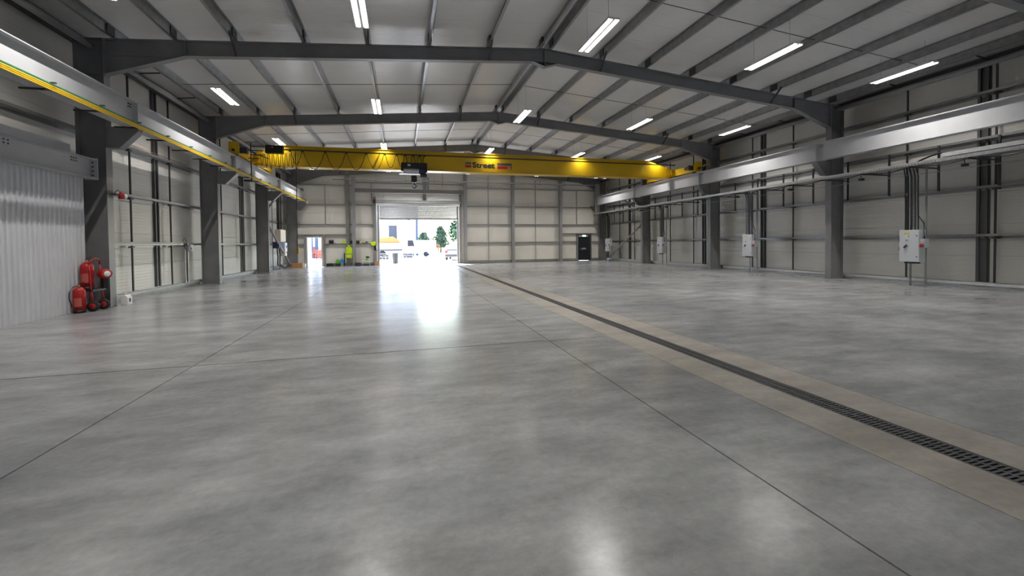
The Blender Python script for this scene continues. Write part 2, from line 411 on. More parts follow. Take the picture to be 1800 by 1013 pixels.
# trim posts beside the small doors
MB().box(PDX1+.06, PDX1+.2, YB-.2, YB-.01, 0, 2.4).build('door_post', 'rail', wb)
MB().box(PDX0-.12, PDX0-.03, YB-.2, YB-.01, 0, 2.4).build('door_post', 'post', wb)
MB().box(FDX0-.14, FDX0-.02, YB-.2, YB-.01, 0, 2.4).build('door_post', 'steel', wb)
MB().box(FDX1+.02, FDX1+.1, YB-.2, YB-.01, 0, 2.4).build('door_post', 'steel', wb)

# ---- doors
d = MB().box(PDX0, PDX0+.1, YB-.12, YB+.15, 0, 2.28).box(PDX1-.1, PDX1, YB-.12, YB+.15, 0, 2.28).box(PDX0+.1, PDX1-.1, YB-.12, YB+.15, 2.16, 2.28).build('door_1', 'offwhite')
tag(d, 'white frame of the open personnel doorway beside the cardboard box', kind='structure')
lf = MB().box(PDX0+.1, PDX0+.15, YB+.16, YB+1.05, .01, 2.16).build('door_leaf', 'white', d)
MB().tube([(PDX0+.15, YB+.9, 1.02), (PDX0+.2, YB+.9, 1.02), (PDX0+.2, YB+.78, 1.02)], .012).build('door_handle', 'chrome', lf)
d = MB().box(FDX0, FDX0+.08, YB-.1, YB+.12, 0, 2.26).box(FDX1-.08, FDX1, YB-.1, YB+.12, 0, 2.26).box(FDX0+.08, FDX1-.08, YB-.1, YB+.12, 2.16, 2.26).build('door_2', 'door_dark')
tag(d, 'closed dark navy fire exit door with a silver push bar', kind='structure')
lf = MB().box(FDX0+.085, FDX1-.085, YB-.05, YB, .01, 2.155).build('door_leaf', 'door_dark', d)
xa, xb = FDX0+.12, FDX1-.2
MB().tube([(xa, YB-.06, 1.12), (xa+.14, YB-.15, .95), (xb, YB-.15, .95), (xb, YB-.06, 1.1)], .02).build('push_bar', 'chrome', lf)
MB().box(15.45, 15.82, YB-.056, YB-.05, 1.03, 1.09).build('push_sign', 'white', lf)
ex = thing('exit_sign', (15.62, YB-.14, 2.1), 'lit green exit sign above the dark fire door', 'exit sign')
box('housing', 'exit_green', ex, 15.42, 15.82, YB-.16, YB-.1, 2.08, 2.26)
box('lit_panel', 'exit_lit', ex, 15.46, 15.61, YB-.165, YB-.16, 2.11, 2.23); box('lit_panel', 'exit_lit', ex, 15.63, 15.78, YB-.165, YB-.16, 2.11, 2.23)

# ---- roller shutter
rs = thing('roller_shutter', (1.4, 34.75, 3.5), 'half-raised galvanised roller shutter over the bright doorway', 'roller shutter')
bar = MB(); bar.lathe([(.02, -1.86), (.13, -1.86), (.13, 4.72), (.02, 4.72)], (0, 34.72, 4.94), 'x', 16); bar.build('barrel', 'barrel', rs)
MB().prism([(34.58, 4.62), (34.60, 4.80), (34.86, 4.80), (34.86, 4.62)], 'x', -1.78, 4.62).build('barrel_cover', 'barrel', rs)
pr = []
for k in range(9): pr.append((34.80-.016*math.sin(math.pi*k/8), .0+.1075*k/8))
pr += [(34.812, .1075), (34.812, 0)]
s0 = MB().prism([(y_, z_+3.60) for y_, z_ in pr], 'x', -1.62, 4.42).build('slat', 'galv_bright', rs)
for k in range(1, 10): inst(s0, rs, (0, 0, .11*k))
box('bottom_bar', 'steel', rs, -1.62, 4.42, 34.775, 34.835, 3.54, 3.6)
for x in (-1.76, 4.40): box('guide', 'post', rs, x, x+.13, 34.72, 34.85, 0, 4.8)
for x in (-1.90, 4.70): box('end_plate', 'dark_metal', rs, x, x+.02, 34.55, 34.9, 4.6, 5.12)
box('motor', 'dark_metal', rs, -2.1, -1.9, 34.6, 34.8, 4.85, 5.05)
box('motor_tag', 'red', rs, -2.08, -1.98, 34.59, 34.6, 4.95, 5.05)

# ================================================================ ROOF
roof = MB()
for xa, xb in ((WL-.35, XA), (XA, WR+.35)):
    za, zb = ztop(xa)+PD+.06, ztop(xb)+PD+.06
    roof.prism([(xa, za), (xb, zb), (xb, zb+.04), (xa, za+.04)], 'y', Y0-.3, YB+.3)
roof = tag(roof.build('ceiling', 'steel_light'), 'pitched roof lined with pale ribbed sheets on steel purlins', kind='structure')
for xa, xb in ((WL-.12, XA), (XA, WR+.12)):
    za, zb = ztop(xa)+PD, ztop(xb)+PD
    s0 = MB().prism([(xa, za), (xb, zb), (xb, zb+.059), (xa, za+.059)], 'y', Y0, Y0+.996).build('roof_panel', 'roof_liner', roof)
    for k in range(1, 43): inst(s0, roof, (0, k*1.0, 0))
PUR = [-7.25, -5.85, -4.40, -2.62, -.87, .97, 2.85, 4.60, 4.92, 6.75, 8.52, 10.34, 12.11, 13.97, 15.61, 16.86]
FY = [-.45+.12]+[f+.12 for f in FR]
ends = [Y0]+FY[:-1]+[YB]
for i, x in enumerate(PUR):
    z = ztop(x); s = 1 if x < XA else -1
    def zsec(dx=0., grow=0.):
        a_ = x+dx; t = .004+grow; h0 = z+.004-grow
        return [(a_-s*.08, h0), (a_, h0), (a_, z+PD-.008), (a_+s*.07, z+PD-.008), (a_+s*.07, z+PD-.003), (a_-s*t, z+PD-.003), (a_-s*t, h0+.006), (a_-s*.08, h0+.006)]
    for ya, yb in zip(ends[:-1], ends[1:]):
        MB().prism(zsec(), 'y', ya+.01, yb-.01).build('purlin', 'purlin', roof)
    for y in FY[1:-1]:
        p = MB(); p.box(x-s*.02-.05, x-s*.02+.05, y-.42, y-.12, z+.012, z+PD-.012).box(x-.08, x+.08, y-.1, y+.1, z+.002, z+.012)
        p.build('purlin_cleat', 'dark_metal', roof)
for k, (ya, yb) in enumerate(zip(ends[:-1], ends[1:])):
    ym = (ya+yb)/2
    for a_, b_ in ((PUR[0], PUR[7]), (PUR[8], PUR[15])):
        MB().beam((a_, ym, ztop(a_)+.10), (b_, ym, ztop(b_)+.10), .014, .014).build('tie_rod', 'dark_metal', roof)
# eaves beams and struts
for x, s in ((WL+.2, 1), (WR-.2, -1)):
    for ya, yb in zip(ends[:-1], ends[1:]):
        MB().box(x-.08, x+.08, ya+.02, yb-.02, 6.98, 7.22).build('eaves_beam', 'dark_metal', roof)
        for f_ in (.35, .69):
            y = ya+f_*(yb-ya); x2 = PUR[0] if s > 0 else PUR[-1]
            MB().beam((x, y, 7.1), (x2, y, ztop(x2)+.08), .03, .03).build('eaves_strut', 'dark_metal', roof)
        xt = XL-.32 if s > 0 else XR+.32
        MB().tube([(xt, ya+.05, 6.90), (xt, yb-.05, 6.90)], .085, 14).build('eaves_tie_tube', 'post', roof)

# ================================================================ PORTAL FRAMES
def portal(y, label, corbel=True, m='steel', base=True):
    F = thing('portal_frame', (XA, y, 0), label, 'steel frame')
    fw = .125; T = .02
    for s, xi in ((-1, XL), (1, XR)):
        xo = xi+s*CD
        def B(mb, xa, xb, *r): return mb.box(min(xa, xb), max(xa, xb), *r)
        p = MB()
        B(p, xi, xi+s*T, y-fw, y+fw, 0, 6.17); B(p, xo, xo-s*T, y-fw, y+fw, 0, ztop(xo)-.02)
        p.prism([(xi+s*T, 0), (xo-s*T, 0), (xo-s*T, ztop(xo)-.03), (xi+s*T, ztop(xi)-.03)], 'y', y-.007, y+.007)
        B(p, xi, xi+s*T, y-fw, y+fw, 6.17, ztop(xi)-.005)
        B(p, xi+s*T, xo-s*T, y-fw, y+fw, 6.16, 6.18)
        p.prism([(xi, ztop(xi)-.02), (xo, ztop(xo)-.02), (xo, ztop(xo)), (xi, ztop(xi))], 'y', y-fw, y+fw)
        p.build('column', m, F)
        # rafter: web, flanges
        D = .43; e = XA
        p = MB()
        p.prism([(xi, ztop(xi)-.015), (e, ZA-.015), (e, ZA-D), (xi, ztop(xi)-D)], 'y', y-.006, y+.006)
        p.prism([(xi, ztop(xi)-.016), (e, ZA-.016), (e, ZA), (xi, ztop(xi))], 'y', y-.1, y+.1)
        xh = xi-s*1.84
        p.prism([(xh, ztop(xh)-D), (e, ZA-D), (e, ZA-D+.016), (xh, ztop(xh)-D+.016)], 'y', y-.1, y+.1)
        for k_ in (.42, .8): 
            xs_ = xi+(e-xi)*k_
        p.box(xh-.006, xh+.006, y-.1, y+.1, ztop(xh)-D, ztop(xh)-.02)
        p.build('rafter', m, F)
        p = MB()
        p.prism([(xi, ztop(xi)-D+.01), (xh, ztop(xh)-D+.01), (xh, ztop(xh)-D), (xi, 6.17)], 'y', y-.0065, y+.0065)
        p.prism([(xi, 6.17), (xh, ztop(xh)-D), (xh, ztop(xh)-D+.018), (xi, 6.188)], 'y', y-.1, y+.1)
        p.prism([(xi, ztop(xi)-D+.0), (xh, ztop(xh)-D), (xh, ztop(xh)-D+.014), (xi, ztop(xi)-D+.014)], 'y', y-.02, y+.02)
        B(p, xi, xi-s*.02, y-.105, y+.105, 6.12, ztop(xi)-.005)
        p.build('haunch', m, F)
        if corbel:      # runway bracket
            xc = xi-s*.72; xk = xi-s*.30; p = MB()
            p.prism([(xi, 4.25), (xk, 4.25), (xc, 4.70), (xc, 4.78), (xi, 4.78)], 'y', y-.1, y+.1)
            p.prism([(xi, 4.765), (xc, 4.765), (xc, 4.788), (xi, 4.788)], 'y', y-.14, y+.14)
            p.prism([(xk, 4.235), (xc-s*.01, 4.69), (xc-s*.01, 4.70), (xk, 4.25)], 'y', y-.125, y+.125)
            B(p, xi, xk, y-.125, y+.125, 4.235, 4.25)
            p.build('runway_bracket', m, F)
        if base: B(MB(), xi-s*.0, xo+s*.0, y-.13, y+.13, 0, .012).build('base_plate', m, F)
    p = MB(); D = .43
    p.prism([(XA-.42, ztop(XA-.42)-D), (XA, ZA-D-.17), (XA+.42, ztop(XA+.42)-D), (XA, ZA-D)], 'y', y-.007, y+.007)
    p.prism([(XA-.42, ztop(XA-.42)-D-.001), (XA, ZA-D-.17), (XA, ZA-D-.155), (XA-.42, ztop(XA-.42)-D+.014)], 'y', y-.1, y+.1)
    p.prism([(XA+.42, ztop(XA+.42)-D-.001), (XA, ZA-D-.17), (XA, ZA-D-.155), (XA+.42, ztop(XA+.42)-D+.014)], 'y', y-.1, y+.1)
    p.box(XA-.018, XA+.018, y-.102, y+.102, ZA-D-.17, ZA-.003)
    p.build('apex_plate', m, F)
    for i in (2, 6, 9, 13):
        x = PUR[i]; MB().beam((x, y-.10, ztop(x)-.42), (x, y-.62, ztop(x)+.05), .045, .045).build('fly_brace', 'dark_metal', F)
    return F
for y, lb in zip(FR, ('dark grey portal frame nearest the viewpoint, seen at the top right corner',
                     'dark grey steel portal frame beside the red fire extinguishers',
                     'dark grey steel portal frame just in front of the yellow crane girder',
                     'steel portal frame just behind the yellow crane girder',
                     'steel portal frame standing against the back wall')):
    portal(y+.12, lb)

# wall bracing in the end bay
for s, xi, side in ((-1, XL, 'left'), (1, XR, 'right')):
    xb_ = xi+s*.12
    ya, yb = FR[3]+.25, FR[4]-.1
    B_ = thing('wall_bracing', (xb_, (ya+yb)/2, 0), 'diagonal steel brace tubes between the last two columns of the %s wall' % side, 'bracing')
    MB().tube([(xb_, ya, 2.9), (xb_, yb-1.1, .06)], .06, 10).build('lower_tube', 'post', B_)
    MB().tube([(xb_, ya, 3.75), (xb_, yb-.6, 6.45)], .06, 10).build('upper_tube', 'post', B_)
    MB().box(xb_-.008, xb_+.008, ya-.03, ya+.3, 2.6, 2.95).build('gusset', 'steel', B_)

# ================================================================ RUNWAY BEAMS
RL, RR = XL+.55, XR-.55
def runway(x, y1, label):
    R = thing('runway_beam', (x, 14, 4.79), label, 'crane beam')
    p = MB(); p.box(x-.14, x+.14, Y0+.2, y1, 4.79, 4.81).box(x-.14, x+.14, Y0+.2, y1, 5.47, 5.49).box(x-.007, x+.007, Y0+.2, y1, 4.81, 5.47)
    p.build('beam', 'steel_light', R)
    MB().box(x-.03, x+.03, Y0+.2, y1, 5.49, 5.53).build('rail', 'galv', R)
    st = MB()
    for y in [FR[0]-7.045]+FR:
        if y+.12 < y1: st.box(x-.13, x+.13, y+.105, y+.125, 4.81, 5.47)
    st.build('stiffener', 'steel_light', R)
    for y in FR[:-1]:
        b_ = MB(); sg = 1 if x < XA else -1
        for dy in (-.12, -.04):
            for dz in (0, .07): b_.box(x+sg*.007, x+sg*.03, y+dy+.02, y+dy+.05, 5.32+dz, 5.35+dz)
        b_.build('bolt_group', 'dark_metal', R)
    box('end_stop', 'steel', R, x-.1, x+.1, y1-.12, y1, 5.49, 5.75)
runway(RL, 34.1, 'light grey crane runway beam along the left wall, carrying the yellow conductor bars')
runway(RR, 34.35, 'light grey crane runway beam along the right wall')
# conductor bars
cx = RL+.24
C_ = thing('conductor_bars', (cx, 14, 4.7), 'green and yellow conductor bars along the left runway beam', 'conductor bar')
for z, m in ((4.872, 'bar_green'), (4.832, 'bar_yellow'), (4.796, 'bar_yellow'), (4.760, 'bar_yellow')):
    MB().box(cx-.014, cx+.014, Y0+.3, 34.3, z-.0115, z+.0115).build('bar', m, C_)
b0 = None
for k in range(0, 26):
    y = -2.4+k*1.45
    if b0 is None: b0 = MB().box(RL-.30, cx-.02, y-.02, y+.02, 4.752, 4.786).box(cx-.035, cx-.016, y-.02, y+.02, 4.74, 4.92).box(cx-.035, cx+.06, y-.02, y+.02, 4.895, 4.92).build('bracket', 'dark_metal', C_); yb0 = y
    else: inst(b0, C_, (0, y-yb0, 0))
box('end_feed', 'panel_grey', C_, cx-.06, cx+.06, 34.3, 34.5, 4.68, 4.9)

# ================================================================ CRANE
GY = 23.3
K = thing('overhead_crane', ((RL+RR)/2, GY, 5.49), 'yellow single girder overhead crane spanning the hall', 'crane')
gp = [(RL+.2, 5.52), (RR-.2, 5.52), (RR-.2, 6.08), (RR-1.7, 6.52), (RL+1.3, 6.52), (RL+.2, 6.2)]
MB().prism(gp, 'y', GY, GY+.42).build('girder', 'yellow', K)
MB().box(RL+.2, RR-.2, GY-.12, GY+.54, 5.49, 5.52).build('bottom_flange', 'yellow', K)
MB().prism([(RL+1.3, 6.52), (RR-1.7, 6.52), (RR-1.7, 6.535), (RL+1.3, 6.535)], 'y', GY-.06, GY+.48).build('top_flange', 'yellow', K)
for x, s in ((RL, 1), (RR, -1)):
    y0, y1 = 21.0, 25.9
    p = MB(); p.box(x-.13, x+.13, y0, y1, 5.60, 5.98)
    ec = p.build('end_carriage', 'yellow', K)
    box('end_plate', 'yellow', K, x-.2, x+.2, y0-.03, y0, 5.56, 6.12)
    box('end_plate', 'yellow', K, x-.2, x+.2, y1, y1+.03, 5.56, 6.12)
    for yy in (y0+.35, y1-.35): MB().lathe([(.03, -.06), (.14, -.06), (.14, -.035), (.11, -.03), (.11, .03), (.14, .035), (.14, .06), (.03, .06)], (x, yy, 5.64), 'x', 18).build('wheel', 'dark_metal', K)
    for yy, d_ in ((y0-.03, -1), (y1+.03, 1)): MB().lathe([(.02, 0), (.055, 0), (.05, d_*.12), (.02, d_*.13)], (x, yy, 5.75), 'y', 12).build('buffer', 'rubber', K)
    m_ = MB().lathe([(.02, .0), (.09, .0), (.1, .05), (.1, .36), (.08, .42), (.02, .42)], (x+s*.28, y0+.35, 5.82), 'y', 14); m_.box(x+s*.28-.16, x+s*.28+.16, y0+.24, y0+.36, 5.68, 5.94)
    m_.build('travel_motor', 'dark_metal', K)
    box('gusset', 'yellow', K, x+s*.13-.25 if s < 0 else x+.13, x+.38 if s > 0 else x-.13, GY-.35, GY-.33, 5.6, 5.97)
    p = MB().prism([(x+s*.13, 5.62), (x+s*.5, 5.62), (x+s*.5, 6.2), (x+s*.13, 5.97)], 'y', GY-.02, GY+.44); p.build('end_connection', 'yellow', K)
    bb = MB()
    for zz in (5.66, 5.76, 5.86):
        for xx in (.18, .26): bb.box(x+s*xx-.012, x+s*xx+.012, GY-.045, GY-.02, zz, zz+.025)
    bb.build('bolt_group', 'dark_metal', K)
# name on the girder
f_ = GY-.004
text('lettering', 'Street', 'black', K, (3.84, f_, 5.775), .41, .004, .011, 1.22)
box('sign_block', 'sign_grey', K, 3.45, 3.78, f_-.004, f_+.004, 5.93, 6.06); box('sign_block', 'sign_red', K, 3.45, 3.78, f_-.004, f_+.004, 5.76, 5.89)
box('sign_block', 'sign_grey', K, 5.24, 6.07, f_-.004, f_+.004, 5.93, 6.06); box('sign_block', 'sign_red', K, 5.24, 6.07, f_-.004, f_+.004, 5.74, 5.89)
text('capacity_lettering', '12t', 'sign_white', K, (5.78, f_-.006, 5.76), .15, .003, .003, 1.2)
# festoon track, cables, cabinet
FYC = GY-.24
box('festoon_track', 'dark_metal', K, -6.15, 16.4, FYC-.025, FYC+.025, 6.25, 6.31)
for x in [-5.2+2.1*k for k in range(11)]: box('track_arm', 'dark_metal', K, x-.015, x+.015, FYC, GY+.01, 6.31, 6.335)
pk = [at(u, 270, Y=FYC).x for u in (510, 532, 572, 609, 644, 676, 697, 712, 726, 737, 746)]
for a_, b_ in zip(pk[:-1], pk[1:]):
    wd = b_-a_; MB().tube([(a_+.03, FYC-.02, 6.22)]+arc((a_+.05, FYC-.03, 6.18), (b_-.05, FYC-.03, 6.18), min(.82, .35+.45*wd), 12)+[(b_-.03, FYC-.02, 6.22)], .017, 6).build('festoon_loop', 'black', K)
for k in range(9):
    a_ = -6.5+k*.19; MB().tube([(a_, FYC-.04, 6.1)]+arc((a_+.01, FYC-.05, 5.95), (a_+.14, FYC-.05, 5.95), .48+.08*(k % 3), 10)+[(a_+.15, FYC-.04, 6.1)], .014, 6).build('festoon_loop', 'black', K)
for p0 in pk: box('cable_trolley', 'black', K, p0-.05, p0+.05, FYC-.05, FYC+.03, 6.19, 6.25)
cb = box('control_cabinet', 'black', K, -6.22, -5.45, FYC-.32, FYC-.05, 6.03, 6.42, bevel=.012)
MB().prism([(-5.94, 6.29), (-5.86, 6.29), (-5.90, 6.36)], 'y', FYC-.324, FYC-.32).build('warning_sign', 'sign_yellow', cb)
box('cabinet_bracket', 'dark_metal', K, -6.9, -6.2, FYC-.2, FYC-.16, 6.32, 6.36)
# collector arm down to the conductor bars
ca = MB().box(cx-.02, cx+.02, 22.36, 22.42, 4.62, 6.40); ca.box(cx-.02, cx+.5, 22.37, 22.41, 6.03, 6.07).box(cx-.02, cx+.5, 22.37, 22.41, 5.83, 5.87).box(RL+.13, cx+.35, 22.37, 22.41, 5.66, 5.70)
for k in range(4): ca.box(cx-.3+.07*k, cx-.26+.07*k, 22.3, 22.48, 4.60, 4.66)
ca.box(cx-.32, cx+.02, 22.37, 22.41, 4.64, 4.68); ca.beam((cx+.3, 22.39, 5.85), (cx+.5, GY-.05, 5.85), .04, .04); ca.build('collector_arm', 'dark_metal', K)
# pendant
px_ = at(521.5, 350, Y=FYC).x; pz1 = at(522, 434, Y=FYC).z; pz0 = at(522, 447, Y=FYC).z
MB().tube([(px_, FYC-.02, 6.22), (px_+.01, FYC-.03, 4), (px_-.01, FYC-.02, pz1)], .018, 6).build('pendant_cable', 'black', K)
pc = box('pendant_control', 'yellow', K, px_-.06, px_+.05, FYC-.06, FYC+.02, pz0, pz1, bevel=.012)
for k in range(6): box('button', 'black', pc, px_-.035, px_+.015, FYC-.072, FYC-.06, pz0+.04+.055*k, pz0+.075+.055*k)
# hoist
H = (.68, GY-.40)
hb = MB().box(.08, 1.34, GY-.62, GY-.22, 5.52, 5.80); hb.box(.05, .16, GY-.66, GY-.05, 5.36, 5.78).box(1.28, 1.36, GY-.66, GY-.05, 5.30, 5.78)
hb.build('hoist_body', 'black', K)
MB().lathe([(.03, .16), (.15, .16), (.16, .2), (.16, .92), (.15, .95), (.03, .95)], (0, GY-.44, 5.40), 'x', 20).build('rope_drum', 'galv_bright', K)
MB().lathe([(.03, 0), (.17, 0), (.19, .06), (.19, .32), (.12, .36), (.03, .36)], (.96, GY-.44, 5.42), 'x', 16).build('hoist_motor', 'navy', K)
MB().lathe([(.02, 0), (.1, 0), (.11, .05), (.11, .3), (.06, .33), (.02, .33)], (1.02, GY-.5, 5.16), 'x', 14).build('gearbox', 'dark_metal', K)
box('trolley_plate', 'galv_bright', K, -.04, .3, GY-.6, GY-.3, 5.23, 5.26); box('trolley_frame', 'black', K, .3, 1.3, GY-.5, GY-.1, 5.25, 5.3)
box('rating_plate', 'cream', K, .38, .52, GY-.623, GY-.62, 5.62, 5.72)
for x in (.6, .78): MB().tube([(x, GY-.44, 5.3), (x+.01, GY-.44, 4.98)], .008, 6).build('wire_rope', 'wire', K)
hk = MB().prism([(.54, 4.86), (.60, 4.80), (.78, 4.80), (.84, 4.86), (.84, 5.10), (.78, 5.16), (.60, 5.16), (.54, 5.10)], 'y', GY-.54, GY-.34).build('hook_block', 'black', K)
box('hazard_plate', 'sign_yellow', hk, .535, .56, GY-.543, GY-.337, 4.86, 5.05)
hp = [(.69, GY-.44, 4.80), (.69, GY-.44, 4.72)]+[(.70+.10*math.cos(a_), GY-.44, 4.615+.10*math.sin(a_)) for a_ in [math.radians(95-18*q) for q in range(0, 16)]]
MB().tube(hp, .030, 8, .018).build('hook', 'black', hk)

# ================================================================ STRIP LIGHTS
LX = [-5.80, -.81, 4.85, 10.20, 15.20]; LY = [9.95, 16.90, 23.74, 30.80, 2.95]; LZ = 6.75
rows = ['left wall', 'left of the ridge', 'ridge', 'right of the ridge', 'right wall']
bays = ['nearest bay', 'bay before the crane', 'bay of the crane', 'bay by the back wall', 'bay over the viewpoint (added fill)']
lamp0 = None
def make_lamp(x, y, z, label):
    L = thing('strip_light', (x, y, z), label, 'ceiling light', 'twin strip lights hung under the roof')
    hl, hw = .86, .155
    MB().box(x-hw, x+hw, y-hl, y+hl, z+.02, z+.06).box(x-.02, x+.02, y-hl, y+hl, z-.004, z+.02).box(x-hw, x-hw+.012, y-hl, y+hl, z-.004, z+.02).box(x+hw-.012, x+hw, y-hl, y+hl, z-.004, z+.02).build('housing', 'lamp_body', L)
    for s in (-1, 1): box('light_tube', 'lamp', L, x+s*.088-.044, x+s*.088+.044, y-hl+.02, y+hl-.02, z-.002, z+.018)
    ld = bpy.data.lights.new('light_source', 'AREA'); ld.shape = 'RECTANGLE'; ld.size = .03; ld.size_y = 1.64; ld.energy = LAMP_WATTS; ld.spread = math.radians(LAMP_SPREAD); ld.color = (1, .965, .92)
    lo = bpy.data.objects.new('light_source', ld); COL.objects.link(lo); lo.parent = L; lo.location = (0, 0, -.008)
    for s in (-1, 1): MB().tube([(x, y+s*.6, z+.06), (x, y+s*.6, ztop(x)+PD)], .004, 5).build('suspension_wire', 'wire', L)
for j, y in enumerate(LY):
    for i, x in enumerate(LX):
        if j == 4 and i not in (1, 3): continue      # unseen pair over the viewpoint, added to brighten the near floor
        make_lamp(x, y, LZ, 'twin strip light in the %s, row %s' % (bays[j], ('by the left wall', 'left of the ridge', 'under the ridge', 'right of the ridge', 'by the right wall')[i]))

# ================================================================ PARTITION BY THE LEFT WALL
px0 = -7.88; p = MB(); prof = []; y = Y0+.3; pit = .138
while y < 13.3:
    prof += [(px0, y), (px0, y+pit*.55), (px0+.035, y+pit*.68), (px0+.035, y+pit*.87)]; y += pit
n = len(prof)
p.add([(a_, b_, 0.0) for a_, b_ in prof]+[(a_, b_, 3.42) for a_, b_ in prof]+[(a_-.02, b_, 0.0) for a_, b_ in prof]+[(a_-.02, b_, 3.42) for a_, b_ in prof],
      [[i, i+1, i+1+n, i+n] for i in range(n-1)]+[[i+2*n, i+3*n, i+1+3*n, i+1+2*n] for i in range(n-1)]+[[i+n, i+1+n, i+1+3*n, i+3*n] for i in range(n-1)])
pw = tag(p.build('wall_inner', 'corrugated'), 'white corrugated sheet lining wall at the left beside the extinguishers', kind='structure')
pbm = thing('partition_beam', (-7.72, 5, 3.36), 'pale grey steel beam above the white corrugated lining', 'steel beam')
xb = -7.72
MB().box(xb-.1, xb+.15, Y0+.2, 13.38, 3.37, 3.385).box(xb-.1, xb+.15, Y0+.2, 13.38, 3.855, 3.87).box(xb-.006, xb+.006, Y0+.2, 13.38, 3.385, 3.855).build('beam', 'steel_light', pbm)
box('end_plate', 'steel_light', pbm, xb-.12, xb+.17, 13.38, 13.4, 3.34, 3.9)
bt = MB()
for yy in (10.9, 11.0, 12.72, 12.8, 12.88):
    for zz in (3.72, 3.79): bt.box(xb+.006, xb+.02, yy, yy+.03, zz, zz+.03)
for zz in (3.44, 3.55, 3.66, 3.77): bt.box(xb+.05, xb+.09, 13.365, 13.38, zz, zz+.03)
bt.build('bolt_group', 'dark_metal', pbm)
box('capping', 'corrugated', pw, -8.15, -8.0, Y0+.2, 13.2, 3.42, 4.2)

# ================================================================ ELECTRICAL
# cable tray along the right wall
TX0, TX1, TZ = 16.30, 16.75, 4.0
T = thing('cable_tray', (16.54, 14, TZ), 'galvanised cable tray hung along the right wall and round the back corner', 'cable tray')
def tray(mb, ya, yb, z=TZ): mb.box(TX0, TX1, ya, yb, z, z+.006).box(TX0, TX0+.006, ya, yb, z, z+.11).box(TX1-.006, TX1, ya, yb, z, z+.11)
for ya, yb in [(Y0+.5, -.5), (-.5, 6.0), (6.0, 9.55), (9.55, 12.5), (12.5, 18.5), (18.5, 24.5), (24.5, 30.5), (30.5, 34.1)]:
    p = MB(); tray(p, ya+.003, yb-.003); p.build('tray_length', 'galv', T)
MB().box(TX0-.01, TX1+.01, 2, 9.55, TZ+.13, TZ+.25).build('lid_trunking', 'galv_bright', T)
sl = MB()
for k in range(46): sl.box(TX0-.004, TX0, 9.7+k*.09, 9.74+k*.09, TZ+.03, TZ+.05)
sl.build('slot_row', 'dark_metal', T)
MB().box(TX0, TX1, 34.1, 34.16, TZ, 6.62).box(TX0, TX0+.08, 34.0, 34.16, TZ, 6.62).build('riser', 'galv', T)
MB().box(-4.9, TX1, 34.16, 34.44, 6.50, 6.506).box(-4.9, TX1, 34.16, 34.166, 6.50, 6.575).box(-4.9, TX1, 34.434, 34.44, 6.50, 6.575).build('tray_length', 'galv', T)
for x in [-4+2.2*k for k in range(10)]:
    MB().tube([(x, 34.3, 6.5), (x, 34.3, min(7.2, ztop(x)-.45))], .008, 5).box(x-.02, x+.02, 34.15, 34.46, 6.46, 6.5).build('tray_hanger', 'rail', T)
for k, (dx, dz) in enumerate(((.05, .02), (.11, .022), (.17, .02), (.22, .024))):
    pts = []; r_ = random.Random(k)
    for q in range(0, 58): pts.append((TX0+dx+r_.uniform(-.012, .012), 6+q*.485, TZ+dz+.01+r_.uniform(0, .02)))
    MB().tube(pts, .016+.004*(k % 2), 6).build('cable', 'black', T)
r_ = random.Random(4)
for k in range(18):     # supports: strut arm back to the rails, dropper strut and clipped cable sagging under the tray
    y = 7.4+k*1.52
    p = MB().box(TX0-.04, XR+.62, y-.02, y+.02, TZ-.045, TZ-.005); p.box(XR+.66, XR+.70, y-.03, y+.03, 3.2, 4.74); p.build('support_arm', 'dark_metal', T)
    MB().tube(arc((TX0+.02, y+.05, TZ-.03), (TX0+.06, y+1.3, TZ-.03), .06+r_.uniform(0, .05), 8), .02, 6).build('cable', 'black', T)
    if k % 2: MB().tube([(TX1-.05, y+.3, TZ), (TX1-.02, y+.3, TZ-.12)], .012, 5).box(TX1-.09, TX1+.05, y+.24, y+.36, TZ-.2, TZ-.12).build('junction_box', 'dark_metal', T)
MB().tube([(17.1, 5, 3.80), (17.1, 33.8, 3.80)], .013, 6).build('conduit', 'galv', T)
MB().tube([(16.5, 10.4, TZ+.08)]+[(16.5, 10.4-.15*q, TZ+.10+.14*math.sin(math.pi*q/9)+.012*q) for q in range(1, 10)], .028, 7).build('cable', 'black', T)

